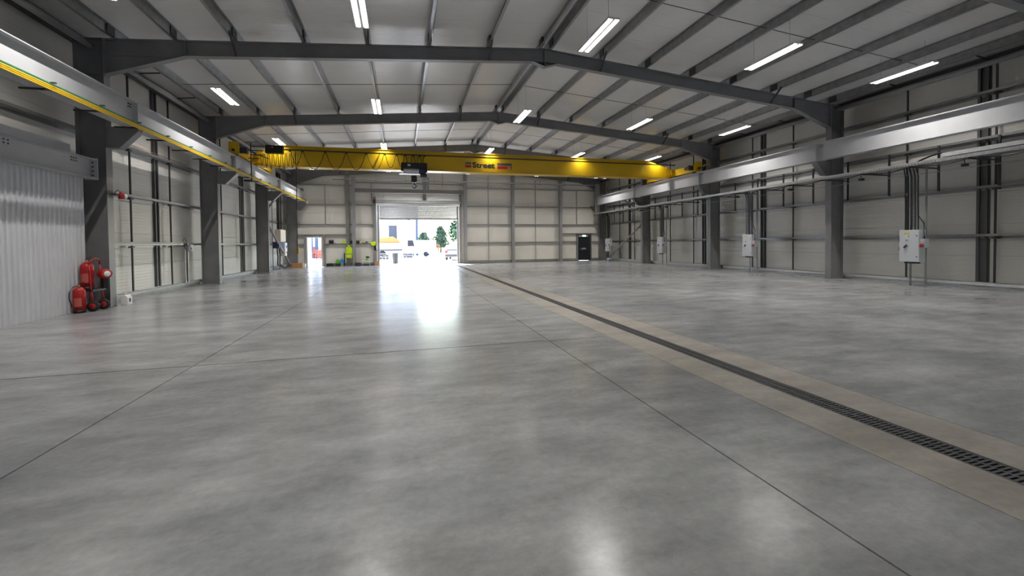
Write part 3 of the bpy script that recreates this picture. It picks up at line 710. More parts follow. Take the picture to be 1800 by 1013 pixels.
# distribution boards on legs
def board(yc, label):
    """yc: centre of the cabinet"""
    D = thing('distribution_board', (16.7, yc, 0), label, 'electrical panel', 'distribution boards along the right wall')
    a_, b_ = yc-.29, yc+.29
    cab = box('cabinet', 'panel_side', D, 16.57, 16.86, a_, b_, .82, 1.90, bevel=.006)
    dr = box('cabinet_door', 'panel_grey', D, 16.548, 16.568, a_+.008, b_-.008, .83, 1.89, bevel=.004)
    ff = 16.548
    MB().lathe([(.01, 0), (.055, 0), (.055, -.03), (.01, -.03)], (ff, yc+.07, 1.36), 'x', 14).build('switch_plate', 'panel_side', dr)
    MB().beam((ff-.045, yc+.115, 1.30), (ff-.045, yc+.035, 1.40), .035, .045).lathe([(.01, 0), (.03, 0), (.03, -.05), (.01, -.05)], (ff, yc+.06, 1.37), 'x', 12).build('rotary_handle', 'black', dr)
    box('warning_label', 'sign_yellow', dr, ff-.003, ff, yc-.02, yc+.14, 1.76, 1.81)
    box('label_plate', 'white', dr, ff-.003, ff, yc+.03, yc+.10, 1.68, 1.72); box('label_plate', 'black', dr, ff-.003, ff, yc-.01, yc+.02, 1.67, 1.69)
    MB().lathe([(.004, 0), (.018, 0), (.015, -.02), (.004, -.02)], (ff, yc+.075, 1.555), 'x', 10).build('indicator_lamp', 'red', dr)
    box('indicator_lamp', 'red', dr, ff-.01, ff, yc+.01, yc+.045, 1.545, 1.565)
    for z in (.98, 1.68): box('door_lock', 'black', dr, ff-.012, ff, a_+.05, a_+.075, z, z+.04)
    for z in (1.2, 1.5): box('hinge', 'dark_metal', D, 16.56, 16.6, b_, b_+.015, z, z+.12)
    for k in range(4): box('cable_gland', 'black', D, 16.62, 16.70, a_+.05+k*.115, a_+.12+k*.115, .77, .82)
    for yy in (yc-.28, yc+.16): box('leg', 'rail', D, 16.862, 16.905, yy-.021, yy+.021, 0, TZ)
    for k, yy in enumerate((yc+.23, yc+.14, yc+.05, yc-.06, yc-.15)):
        MB().tube([(16.74, yy, 1.90), (16.74, yy, 2.4), (16.72, yy, 3.7), (16.60-.02*k, yy-.03, TZ+.02)], .017+.012*(k == 2), 7).build('supply_cable', 'black', D)
    MB().box(16.80, 16.86, yc-.06, yc+.16, 2.0, TZ-.02).build('riser_tray', 'galv', D)
    s_ = box('socket_box', 'panel_side', D, 16.60, 16.80, a_-.13, a_-.001, 1.30, 1.60, bevel=.006)
    MB().lathe([(.01, 0), (.055, 0), (.05, -.07), (.01, -.075)], (16.60, a_-.07, 1.38), 'x', 12).build('red_socket', 'red', s_)
    MB().lathe([(.01, 0), (.022, 0), (.02, -.02), (.01, -.02)], (16.60, a_-.07, 1.53), 'x', 10).build('button', 'white', s_)
    MB().tube([(16.7, a_-.06, 1.60), (16.7, a_-.06, 1.72), (16.72, a_-.03, 1.85), (16.78, a_+.0, 2.1), (16.8, yc-.1, 2.4), (16.78, yc-.1, TZ)], .014, 6).lathe([(.01, 0), (.03, 0), (.02, .1), (.01, .1)], (16.7, a_-.06, 1.60), 'z', 10).build('supply_cable', 'black', s_)
    return D
b0 = board(10.58, 'grey distribution board on legs in the nearest bay of the right wall')
for yc, lb in ((17.55, 'grey distribution board on legs in the second bay of the right wall'),
               (24.93, 'grey distribution board on legs in the third bay of the right wall'),
               (32.45, 'grey distribution board behind the white bucket in the far right corner')):
    copy_tree(b0, (16.7, yc, 0), lb)

# meter gear in the far left corner
G = thing('meter_cabinet', (-7.75, 31.6, 0), 'cream and dark electrical cabinets mounted in the far left corner', 'electrical panel')
box('upper_cabinet', 'cream', G, -7.95, -7.6, 30.75, 32.0, 1.85, 2.65, bevel=.01)
box('lower_cabinet', 'navy', G, -7.95, -7.58, 30.2, 31.5, 1.42, 1.84, bevel=.01)
box('switch_box', 'white', G, -7.9, -7.55, 31.55, 32.1, 1.2, 1.8, bevel=.01); box('switch_box', 'white', G, -7.85, -7.5, 31.4, 31.8, .9, 1.38, bevel=.01)
box('socket', 'red', G, -7.5, -7.46, 31.7, 31.82, 1.05, 1.2); box('socket', 'blue', G, -7.55, -7.51, 31.85, 31.97, 1.45, 1.6)
box('back_frame', 'rail', G, -7.99, -7.95, 30.3, 30.36, 0, 6.6); box('back_frame', 'rail', G, -7.99, -7.95, 31.9, 31.96, 0, 6.6)
for k, yy in enumerate((30.9, 31.1, 31.3, 31.6, 31.8)): MB().tube([(-7.8, yy, 2.65), (-7.82, yy, 6.4)], .022+.01*(k % 2), 7).build('supply_cable', 'black', G)
for k, yy in enumerate((30.5, 30.7, 31.0, 31.2)): MB().tube([(-7.8, yy, 1.42), (-7.78, yy+.1, .9), (-7.85, yy+.3, .35), (-7.7, yy+.9, .12), (-7.7, yy+1.4, .03)], .022, 7).build('supply_cable', 'black', G)

# switch, conduit and trunking on the left wall
U = thing('wall_switch', (-8.1, 19.3, .2), 'small grey switch box with conduit drop on the left wall', 'switch')
box('strut', 'galv', U, -8.16, -8.12, 19.22, 19.27, .2, 1.55); box('strut', 'rail', U, -8.16, -8.12, 19.42, 19.50, .2, 1.75)
MB().tube([(-8.1, 19.3, .25), (-8.1, 19.3, 1.45), (-8.1, 19.1, 1.6), (-8.1, 19.08, 1.75)], .016, 7).build('conduit', 'black', U)
MB().tube([(-8.1, 19.15+.12*math.cos(t), 1.80+.13*math.sin(t)) for t in [math.pi*k/10 for k in range(11)]], .012, 6).build('cable_loop', 'black', U)
sb = box('switch_box', 'panel_grey', U, -8.14, -8.03, 19.5, 19.72, 1.40, 1.68, bevel=.006)
box('switch_lever', 'black', sb, -8.03, -8.01, 19.46, 19.52, 1.48, 1.56)
MB().box(-8.175, -8.10, 13.95, 19.0, 1.70, 1.76).build('trunking', 'base_metal', U)
MB().tube([(-8.15, 14.3, 4.80), (-8.15, 19.6, 4.80)], .012, 6).build('rail_catch_light', 'copper_glint', wl)  # coppery light caught along the rail, shaped as a thin coloured tube
si = thing('alarm_sounder', (-7.4, 13.98, 2.95), 'small red alarm sounder bracketed off the left column', 'alarm')
box('bracket', 'dark_metal', si, -7.5, -7.38, 13.80, 13.98, 3.0, 3.05)
MB().lathe([(.01, 2.92), (.07, 2.92), (.07, 3.02), (.04, 3.10), (.01, 3.12)], (-7.38, 14.0, 0), 'z', 12).build('sounder_body', 'red', si)
MB().lathe([(.01, 2.95), (.045, 2.95), (.045, 3.05), (.01, 3.07)], (-7.36, 14.13, 0), 'z', 10).build('beacon_lens', 'white', si)
MB().tube([(-7.45, 13.84, 3.05), (-7.42, 13.9, 3.15), (-7.4, 13.97, 3.12)], .008, 6).build('cable', 'dark_metal', si)

# ================================================================ FIRE POINT
def extinguisher(name, loc, r, h, label, rz=0, hose=True):
    E = thing(name, loc, label, 'fire extinguisher', None, rz)
    MB().lathe([(.01, .03), (r, .03), (r, .70*h), (r*.95, .76*h), (r*.72, .81*h), (r*.3, .86*h), (.01, .86*h)], (0, 0, 0), 'z', 20).build('cylinder', 'red', E, True)
    MB().lathe([(.01, 0), (r*1.01, 0), (r*1.01, .07), (.01, .07)], (0, 0, 0), 'z', 20).build('base_skirt', 'black', E, True)
    MB().lathe([(.01, .85*h), (.022, .85*h), (.022, .92*h), (.01, .92*h)], (0, 0, 0), 'z', 10).build('valve', 'cardboard', E, True)
    MB().beam((-.03, 0, .92*h), (.09, 0, .95*h), .022, .012).beam((-.03, 0, .96*h), (.10, 0, 1.02*h), .022, .012).build('squeeze_handle', 'black', E, True)
    lb = MB(); m_ = 6
    vs = [(r*1.006*math.cos(t), r*1.006*math.sin(t), z) for z in (.22*h, .5*h) for t in [math.radians(-125+14*k) for k in range(m_)]]
    lb.add(vs, [[k, k+1, k+1+m_, k+m_] for k in range(m_-1)]); lb.build('printed_label', 'red_label', E, True)
    if hose: MB().tube([(-.02, -.02, .90*h), (-r*.8, -.03, .86*h), (-r*1.35, -.03, .70*h), (-r*1.45, -.03, .5*h), (-r*1.15, -.03, .3*h), (-r*1.05, -.03, .2*h)], .011, 7).build('hose', 'black', E, True)
    return E
extinguisher('fire_extinguisher', (-7.68, 12.80, 0), .12, .74, 'red fire extinguisher with black hose standing on the floor', .25)
extinguisher('fire_extinguisher', (-7.70, 13.13, .545), .135, .80, 'larger red fire extinguisher carried on the red trolley', .1, False)
tr = thing('fire_trolley', (-7.58, 13.25, 0), 'red two wheeled fire point trolley against the left column', 'trolley')
for yy in (13.02, 13.42):
    MB().tube([(-7.50, yy, .12), (-7.56, yy, .45), (-7.58, yy, .95), (-7.60, yy, 1.18)], .018, 8).build('frame_tube', 'red', tr)
    wh = MB().lathe([(.05, -.03), (.125, -.035), (.13, -.015), (.13, .015), (.125, .035), (.05, .03)], (-7.50, yy-.05, .13), 'y', 20).build('wheel', 'rubber', tr)
    MB().lathe([(.01, -.036), (.085, -.03), (.085, .03), (.01, .036)], (-7.50, yy-.05, .13), 'y', 16).build('wheel_disc', 'red', wh)
MB().tube([(-7.50, 12.94, .13), (-7.50, 13.46, .13)], .012, 8).build('axle', 'dark_metal', tr)
MB().box(-7.84, -7.50, 12.98, 13.46, .50, .545).build('shelf', 'black', tr)
MB().tube([(-7.60, 13.02, 1.16), (-7.57, 13.06, 1.28), (-7.57, 13.22, 1.33), (-7.57, 13.38, 1.28), (-7.60, 13.42, 1.16)], .018, 8).build('handle', 'red', tr)
MB().tube([(-7.84, 13.0, .02), (-7.84, 13.0, .50)], .015, 7).tube([(-7.84, 13.44, .02), (-7.84, 13.44, .50)], .015, 7).build('rear_leg', 'red', tr)
be = thing('fire_bell', (-7.50, 13.34, .80), 'red rotary fire bell with a white face on the trolley', 'alarm bell')
mb = MB().lathe([(.01, 0), (.12, 0), (.125, -.05), (.125, -.17), (.115, -.19), (.01, -.19)], (0, 0, 0), 'y', 18); o = mb.build('bell_drum', 'red', be, True); o.location = (0, 0, .12)
o = MB().lathe([(.01, -.19), (.075, -.19), (.07, -.205), (.01, -.205)], (0, 0, 0), 'y', 18).build('bell_face', 'white', be, True); o.location = (0, 0, .12)
MB().box(-.05, .05, -.13, -.03, -.255, .0).build('bell_bracket', 'black', be, True)
be.rotation_euler.z = math.radians(58)

# ================================================================ LOOSE THINGS
j = thing('jerrycan', (-7.42, 14.16, 0), 'white plastic jerrycan with a blue label by the left column', 'jerrycan')
p = MB().prism([(-7.50, 0), (-7.34, 0), (-7.34, .21), (-7.37, .26), (-7.40, .28), (-7.47, .28), (-7.50, .25)], 'y', 14.05, 14.27); p.build('can_body', 'white', j, bevel=.008)
MB().tube([(-7.42, 14.10, .27), (-7.42, 14.11, .32), (-7.42, 14.2, .32), (-7.42, 14.22, .27)], .014, 7).build('grip', 'white', j)
MB().lathe([(.01, .28), (.022, .28), (.022, .31), (.01, .31)], (-7.46, 14.24, 0), 'z', 10).build('cap', 'white', j)
box('label_sheet', 'navy', j, -7.339, -7.337, 14.12, 14.20, .08, .18)

bk = thing('bucket', (16.3, 31.6, 0), 'white plastic bucket with a blue label near the far right corner', 'bucket')
MB().lathe([(.02, 0), (.14, 0), (.165, .26), (.175, .26), (.175, .29), (.155, .29), (.13, .02), (.02, .02)], (16.3, 31.6, 0), 'z', 18).build('tub', 'white', bk)
vs = [(16.3+.157*math.cos(t), 31.6+.157*math.sin(t), z) for z in (.07, .2) for t in [math.radians(-120+12*k) for k in range(8)]]
MB().add(vs, [[k, k+1, k+9, k+8] for k in range(7)]).build('label_sheet', 'blue', bk)
MB().tube([(16.3+.172*math.cos(t), 31.6-.03, .27+.0*t-.12*math.sin(t)) for t in [math.pi*k/8 for k in range(9)]], .004, 5).build('bail', 'wire', bk)

def carton(name, loc, sx, sy, sz, m, label, cat):
    C = thing(name, loc, label, cat); x, y, z = loc
    p = MB().box(x-sx/2, x+sx/2, y-sy/2, y-sy/2+.008, z, z+sz).box(x-sx/2, x+sx/2, y+sy/2-.008, y+sy/2, z, z+sz).box(x-sx/2, x-sx/2+.008, y-sy/2+.008, y+sy/2-.008, z, z+sz).box(x+sx/2-.008, x+sx/2, y-sy/2+.008, y+sy/2-.008, z, z+sz).box(x-sx/2+.008, x+sx/2-.008, y-sy/2+.008, y+sy/2-.008, z, z+.008)
    p.build('carton', m, C)
    MB().prism([(x-sx/2, z+sz), (x+sx/2, z+sz), (x+sx/2+.03, z+sz-.09), (x-sx/2-.03, z+sz-.09)], 'y', y-sy/2-.012, y-sy/2-.004).build('flap', m, C)
    MB().box(x-sx/2-.02, x-sx/2, y-sy/2, y+sy/2, z+sz-.09, z+sz+.0).build('flap', m, C)
    return C
carton('cardboard_box', (-7.2, 33.4, 0), .72, .5, .33, 'cardboard', 'open brown cardboard box on the floor beside the doorway', 'box')
carton('small_carton', (-6.98, 34.4, 0), .2, .25, .24, 'cream', 'small pale carton between the cardboard box and doorway', 'box')
wbx = thing('wooden_box', (-1.80, 34.35, 0), 'small wooden crate at the foot of the roller door guide', 'crate')
for k in range(3): box('board', 'wood', wbx, -1.95, -1.66, 34.2, 34.215, .01+.105*k, .105+.105*k); 
for k in range(3): box('board', 'wood', wbx, -1.95, -1.66, 34.485, 34.5, .01+.105*k, .105+.105*k); box('board', 'wood', wbx, -1.66, -1.645, 34.2, 34.5, .01+.105*k, .105+.105*k); box('board', 'wood', wbx, -1.965, -1.95, 34.2, 34.5, .01+.105*k, .105+.105*k)
box('base_board', 'wood', wbx, -1.95, -1.66, 34.2, 34.5, 0, .01)

FYW = 34.55   # line of the things against the back wall
tb = thing('tool_bag', (-5.2, FYW, 0), 'black tool case lying on the floor by the back wall', 'tool case')
box('case', 'black', tb, -5.45, -4.98, FYW-.12, FYW+.12, 0, .21, bevel=.015); MB().tube([(-5.3, FYW, .21), (-5.29, FYW, .26), (-5.14, FYW, .26), (-5.13, FYW, .21)], .012, 6).build('grip', 'dark_metal', tb)
box('latch', 'wire', tb, -5.06, -5.02, FYW-.128, FYW-.12, .1, .17)
gb = thing('green_case', (-4.64, FYW, .2), 'bright green tool case above the base rail of the back wall', 'tool case')
MB().prism([(-4.82, .2), (-4.53, .2), (-4.53, .4), (-4.58, .48), (-4.76, .48), (-4.82, .4)], 'y', FYW-.09, FYW+.09).build('case', 'green', gb, bevel=.012)
MB().tube([(-4.74, FYW, .48), (-4.73, FYW, .53), (-4.62, FYW, .53), (-4.61, FYW, .48)], .012, 6).build('grip', 'black', gb)
pkg = box('tool_chest', 'dark_metal', None, -4.84, -4.51, FYW-.12, FYW+.12, 0, .199, bevel=.01); tag(pkg, 'dark low tool chest under the bright green case', 'tool chest')
bp_ = thing('blue_backpack', (-4.37, FYW, .23), 'bright blue bag sitting on a white drum by the back wall', 'bag')
MB().prism([(-4.50, .23), (-4.25, .23), (-4.24, .42), (-4.29, .52), (-4.45, .52), (-4.51, .42)], 'y', FYW-.1, FYW+.1).build('bag_body', 'skyblue', bp_, bevel=.02)
box('pocket', 'blue', bp_, -4.46, -4.29, FYW-.125, FYW-.1, .26, .38, bevel=.008); MB().tube([(-4.42, FYW, .52), (-4.40, FYW, .57), (-4.35, FYW, .57), (-4.33, FYW, .52)], .01, 6).build('grip', 'navy', bp_)
wd_ = thing('white_drum', (-4.37, FYW, 0), 'white plastic drum under the bright blue bag', 'drum')
MB().lathe([(.01, 0), (.11, 0), (.115, .2), (.12, .2), (.12, .225), (.01, .225)], (-4.37, FYW, 0), 'z', 14).build('drum_body', 'white', wd_)
tag(MB().box(-4.23, -4.16, FYW-.05, FYW+.05, .0, .98).box(-4.237, -4.153, FYW-.06, FYW+.06, 0, .03).build('black_level', 'black'), 'tall black spirit level case leaning on the back wall', 'tool case')
# hi-vis coat hung from the rail
ct = thing('hivis_coat', (-3.86, 34.62, .5), 'yellow hi-vis coat hung from the back wall rail', 'coat')
def coat_side(q): return [(-4.08, .62), (-3.68, .56), (-3.64, .95), (-3.66, 1.25), (-3.70, 1.42), (-3.80, 1.50), (-3.95, 1.50), (-4.05, 1.40), (-4.08, 1.2)]
MB().prism(coat_side(0), 'y', 34.54, 34.66).build('coat_body', 'hivis', ct, bevel=.02)
MB().tube([(-4.00, 34.58, 1.36), (-4.07, 34.56, 1.15), (-4.09, 34.55, .85)], .055, 8, .045).build('sleeve', 'hivis', ct)
MB().tube([(-3.72, 34.58, 1.38), (-3.60, 34.56, 1.1), (-3.58, 34.55, .62)], .055, 8, .05).build('sleeve', 'hivis', ct)
MB().lathe([(.05, 0), (.1, .02), (.09, .1), (.03, .14)], (-3.87, 34.6, 1.44), 'z', 10).build('hood', 'hivis', ct)
box('reflective_band', 'wire', ct, -4.08, -3.67, 34.532, 34.54, .86, .91)
box('hanging_hook', 'dark_metal', ct, -3.88, -3.86, 34.60, 34.86, 1.57, 1.63)
tag(MB().tube([(-4.0, 34.45, .02), (-3.7, 34.72, .72)], .012, 6).tube([(-3.9, 34.45, .02), (-3.55, 34.72, .66)], .012, 6).build('tent_pole', 'wire'), 'thin grey poles leaning under the hi-vis coat', 'poles')
for k, (x, m_, lb) in enumerate(((-3.35, 'black', 'black work boots beside the back wall post'), (-3.14, 'dark_metal', 'dark work boots between the black boots and the stool'))):
    bo = thing('work_boots', (x, 34.4, 0), lb, 'boots')
    for d_ in (-.055, .055): MB().prism([(34.25, 0), (34.53, 0), (34.53, .24), (34.42, .24), (34.38, .11), (34.26, .08)], 'x', x+d_-.045, x+d_+.045).build('boot', m_, bo, bevel=.01)
so = thing('step_stool', (-2.62, FYW-.1, 0), 'white folding stool standing by the back wall', 'stool')
box('seat', 'white', so, -2.92, -2.34, FYW-.28, FYW+.06, .36, .40, bevel=.008)
for x in (-2.90, -2.36):
    for y in (FYW-.26, FYW+.04): MB().tube([(x, y, 0), (x+(.03 if x < -2.6 else -.03), y, .36)], .014, 7).build('leg', 'white', so)
MB().tube([(-2.88, FYW-.26, .16), (-2.38, FYW-.26, .16)], .01, 6).build('stretcher', 'white', so)
hv2 = thing('hard_hat', (-2.54, FYW-.12, .40), 'pale green hard hat with dark gloves on the white stool', 'hard hat')
MB().lathe([(.17, 0), (.17, .012), (.13, .02), (.12, .08), (.08, .14), (.01, .16)], (-2.54, FYW-.12, .40), 'z', 14).build('shell', 'green', hv2)
gl = MB(); gl.blob((-2.5, FYW-.12, .645), (.15, .09, .08), 8, .2, 3); tag(gl.build('work_gloves', 'dark_metal'), 'dark work gloves heaped on the green hard hat', 'gloves')
pi = thing('pipe_lengths', (-2.6, 34.82, .2), 'short dark pipe offcuts stacked along the back wall foot', 'pipes')
for k in range(3): MB().tube([(-3.1+.05*k, 34.8-.07*k, .03+.0*k), (-2.05-.04*k, 34.8-.07*k, .03)], .03, 8).build('pipe', 'dark_metal', pi)
# things lying on the rail that serves as a shelf
RY, RZ = 34.94, 1.70+.005
box('rail_shelf', 'rail', wb, PDX1+.25, -2.1, 34.80, YB-.006, 1.683, 1.70)
def shelf_box(name, x0, x1, h, m, label, cat, lid=None):
    t_ = thing(name, ((x0+x1)/2, RY, RZ), label, cat); box('case', m, t_, x0, x1, RY-.1, RY+.08, RZ, RZ+h*.78, bevel=.006); box('lid', lid or m, t_, x0, x1, RY-.103, RY+.083, RZ+h*.8, RZ+h, bevel=.006); box('latch', 'wire', t_, (x0+x1)/2-.02, (x0+x1)/2+.02, RY-.11, RY-.104, RZ+h*.6, RZ+h*.9)
shelf_box('drill_case', -5.32, -5.0, .27, 'black', 'black power tool case on the wall rail near the doorway', 'tool case')
shelf_box('lunch_box', -4.40, -4.06, .22, 'hivis', 'yellow green plastic box on the wall rail', 'box', 'cream')
shelf_box('blue_tub', -3.99, -3.82, .17, 'blue', 'small blue tub on the wall rail left of the post', 'tub')
shelf_box('socket_case', -3.80, -3.61, .22, 'navy', 'dark navy case on the rail beside the grey wall post', 'tool case')
shelf_box('charger_case', -3.36, -3.14, .22, 'dark_metal', 'dark charger case on the rail right of the post', 'tool case')
shelf_box('cream_carton', -3.11, -2.94, .25, 'cream', 'cream carton on the wall rail', 'box', 'offwhite')
shelf_box('blue_carton', -2.66, -2.52, .18, 'blue', 'small blue and white carton on the rail near the hi-vis vest', 'box', 'white')
pn = MB().box(-4.96, -4.84, RY-.06, RY+.04, RZ, RZ+.05); tag(pn.build('pink_cloth', 'red_label'), 'small pink cloth pad on the wall rail', 'cloth')
gv = MB().blob((-2.8, RY-.02, RZ+.08), (.13, .1, .08), 8, .15, 8); tag(gv.build('yellow_gloves', 'bar_yellow'), 'yellow work gloves heaped on the wall rail', 'gloves')
vt = thing('hivis_vest', (-2.1, RY, 1.5), 'yellow hi-vis vest draped over the end of the wall rail', 'vest')
MB().prism([(-2.32, 1.72), (-2.22, 1.52), (-2.0, 1.48), (-1.93, 1.6), (-1.92, 1.86), (-2.1, 1.82), (-2.28, 1.84)], 'y', RY-.18, RY-.14).build('vest_front', 'hivis', vt, bevel=.01)
MB().blob((-2.1, RY-.03, 1.80), (.19, .1, .07), 8, .15, 5).build('vest_fold', 'dark_metal', vt)
cn = thing('door_control', (-1.98, 34.78, .98), 'black and white roller door control boxes beside the door guide', 'switch')
box('control_box', 'black', cn, -2.06, -1.90, 34.74, 34.78, 1.16, 1.52, bevel=.008); box('isolator', 'white', cn, -1.885, -1.775, 34.70, 34.76, 1.30, 1.50, bevel=.006)
MB().lathe([(.01, 0), (.04, 0), (.035, -.05), (.01, -.05)], (-1.83, 34.70, 1.14), 'y', 10).build('stop_button', 'red', cn); box('button_box', 'offwhite', cn, -1.885, -1.775, 34.70, 34.76, 1.02, 1.26, bevel=.006)

# ================================================================ YARD OUTSIDE
yd = tag(MB().box(-90, 110, YB+.16, 220, -.3, -.02).box(-90, 110, -90, Y0-.32, -.3, -.02).build('yard_ground', 'yard'), 'pale concrete yard outside the roller door', kind='structure')
bd = thing('neighbour_building', (-20, 62, 0), 'white clad industrial building across the yard', 'building')
x1 = at(731, 400, Y=62).x; wx0, wx1 = at(683, 400, Y=62).x, at(700, 400, Y=62).x
p = MB()
for xa, xb, za, zb in ((-45, wx0, 0, 11), (wx1, x1, 0, 11), (wx0, wx1, 0, 2.3), (wx0, wx1, 4.25, 11)): p.box(xa, xb, 62, 62.3, za, zb)
p.box(-45, x1, 62.3, 80, 10.6, 11).box(x1-.3, x1, 62.3, 80, 0, 10.6); p.build('cladding', 'clad_white', bd)
wi = box('window', 'window_grey', bd, wx0, wx1, 62.12, 62.2, 2.3, 4.25); box('window_reveal', 'panel_grey', wi, wx1-.18, wx1, 61.95, 62.12, 2.3, 4.25)
box('downpipe', 'pipe_blue', bd, x1-.02, x1+.3, 61.7, 62.0, 0, 11)
box('floodlight', 'dark_metal', bd, at(718, 388, Y=61.8).x-.15, at(718, 388, Y=61.8).x+.2, 61.7, 62, 4.95, 5.08)

def wheel(mb, x, y, r, wd=.2): mb.lathe([(.03, -wd/2), (r*.9, -wd/2), (r, -wd/4), (r, wd/4), (r*.9, wd/2), (.03, wd/2)], (x, y, r), 'x', 16)
def car(name, loc, rz, m, label, cat='car', kind='hatch'):
    """built facing +y at the origin, then turned"""
    C = thing(name, loc, label, cat, None, rz)
    if kind == 'hatch': prof = [(-2.0, .3), (2.0, .3), (2.05, .62), (1.85, .78), (1.0, .92), (.35, 1.42), (-1.2, 1.48), (-1.9, 1.0), (-2.05, .9)]; gl = [(.85, .95), (.32, 1.36), (-1.15, 1.42), (-1.75, .98)]; wds = .86
    else: prof = [(-2.5, .35), (2.4, .35), (2.45, .75), (2.2, 1.0), (1.55, 1.15), (.95, 1.95), (.5, 2.1), (-2.5, 2.1)]; gl = [(1.4, 1.18), (.9, 1.86), (.1, 1.86), (.1, 1.18)]; wds = .95
    MB().prism(prof, 'x', -wds, wds).build('body', m, C, True, .05)
    MB().prism(gl, 'x', -wds-.004, wds+.004).build('side_window', 'glass_dark', C, True)
    if kind == 'hatch':
        MB().prism([(.98, .95), (.42, 1.40), (.36, 1.40), (.92, .95)], 'x', -.7, .7).build('windscreen', 'glass_dark', C, True); MB().prism([(-1.97, 1.02), (-1.32, 1.44), (-1.26, 1.44), (-1.9, 1.02)], 'x', -.68, .68).build('rear_window', 'glass_dark', C, True)
        bb = -2.06
    else: MB().prism([(1.57, 1.2), (1.03, 1.9), (.97, 1.9), (1.5, 1.2)], 'x', -.8, .8).build('windscreen', 'glass_dark', C, True); bb = -2.52
    for s in (-1, 1):
        MB().box(s*.7-.1, s*.7+.1, bb-.02, bb+.05, .72, .95).build('tail_light', 'car_red', C, True)
        for y in (1.3, -1.3):
            w_ = MB(); wheel(w_, s*(wds-.08), y, .32); w_.build('wheel', 'rubber', C, True)
    MB().box(-wds+.05, wds-.05, bb-.03, bb+.1, .36, .56).build('bumper', 'dark_metal', C, True)
    MB().box(-.26, .26, bb-.035, bb-.03, .6, .7).build('number_plate', 'sign_white', C, True)
    return C
car('parked_car', (5.35, 43.2, 0), math.radians(-14), 'car_grey', 'pale grey car with red tail lights parked at the right of the doorway')
car('parked_car', (4.7, 84, 0), math.radians(75), 'car_silver', 'dark silver car far across the yard under the trees')
car('parked_car', (11.2, 62, 0), math.radians(20), 'car_silver', 'silver car parked in front of the big tree')
car('parked_car', (12.5, 70, 0), math.radians(60), 'car_white', 'white car parked furthest right under the big tree')
car('white_van', (1.9, 57.5, 0), math.radians(82), 'car_white', 'white van standing in front of the white building', 'van', 'van')
# tipper truck with an orange load
tk = thing('flatbed_truck', (-1.35, 52.5, 0), 'white flatbed truck with an orange load by the white building', 'truck')
MB().box(-2.9, .1, 51.3, 53.5, .85, 1.05).build('bed', 'dark_metal', tk); MB().box(-2.9, .1, 51.3, 51.36, 1.05, 1.75).box(-2.9, .1, 53.44, 53.5, 1.05, 1.75).box(.04, .1, 51.36, 53.44, 1.05, 1.75).build('side_board', 'car_white', tk)
cabm = MB().prism([(.25, .5), (1.7, .5), (1.75, 1.2), (1.5, 2.2), (.25, 2.25)], 'y', 51.3, 53.5); cb_ = cabm.build('cab', 'car_white', tk, bevel=.04)
MB().prism([(.7, 1.35), (1.5, 1.35), (1.32, 2.05), (.7, 2.05)], 'y', 51.28, 51.3).build('cab_window', 'glass_dark', cb_)
for x in (-2.2, 1.0):
    for y in (51.5, 53.3): MB().lathe([(.05, -.12), (.4, -.12), (.43, -.05), (.43, .05), (.4, .12), (.05, .12)], (x, y, .43), 'y', 16).build('wheel', 'rubber', tk)
ld = MB().prism([(-2.8, 1.05), (-.1, 1.05), (-.2, 2.0), (-.9, 2.5), (-2.3, 2.4), (-2.75, 1.9)], 'y', 51.5, 53.3); tag(ld.build('load_sheet', 'orange', None, bevel=.08), 'orange sheeted load on the flatbed truck', 'load')
wbn = thing('waste_bin', (-.5, 36.5, 0), 'grey ribbed waste bin just outside the roller door', 'bin')
MB().lathe([(.02, 0), (.20, 0), (.205, .04), (.225, .85), (.235, .85), (.235, .88), (.2, .88), (.18, .06), (.02, .06)], (-.5, 36.5, 0), 'z', 16).build('tub', 'bin_grey', wbn)
for k in range(12):
    t = 2*math.pi*k/12; MB().beam((-.5+.205*math.cos(t), 36.5+.205*math.sin(t), .05), (-.5+.228*math.cos(t), 36.5+.228*math.sin(t), .84), .015, .015).build('rib', 'bin_grey', wbn)
# stillages in the yard
for k, (x, y, lb) in enumerate(((-1.6, 42.5, 'steel stillage rack in the yard left of the waste bin'), (.65, 46.5, 'steel stillage rack in the yard right of the waste bin'))):
    sg = thing('stillage', (x, y, 0), lb, 'rack')
    for dx in (-.5, .5):
        for dy in (-.4, .4): MB().box(x+dx-.025, x+dx+.025, y+dy-.025, y+dy+.025, 0, .75).build('post', 'rail', sg)
    MB().box(x-.5, x+.5, y-.4, y+.4, .15, .18).build('deck', 'rail', sg)
    for z in (.4, .7): MB().box(x-.5, x+.5, y-.425, y-.40, z-.02, z+.02).box(x-.5, x+.5, y+.40, y+.425, z-.02, z+.02).build('side_rail', 'rail', sg)
    for q in range(3): MB().box(x-.42+.3*q, x-.2+.3*q, y-.3, y+.3, .18, .5+.06*q).build('stored_block', 'window_grey', sg)
for k, (x, y, h, lb) in enumerate(((5.5, 72, 1.4, 'orange pallet stack across the yard beneath the trees, left one'), (7.9, 78.5, 1.1, 'orange pallet stack across the yard, nearer the big tree'))):
    ps = thing('pallet_stack', (x, y, 0), lb, 'pallets'); q = 0
    while q*.15 < h:
        MB().box(x-.6, x+.6, y-.5, y+.5, q*.15+.1, q*.15+.13).box(x-.6, x-.5, y-.5, y+.5, q*.15, q*.15+.1).box(x-.05, x+.05, y-.5, y+.5, q*.15, q*.15+.1).box(x+.5, x+.6, y-.5, y+.5, q*.15, q*.15+.1).build('pallet', 'orange', ps); q += 1

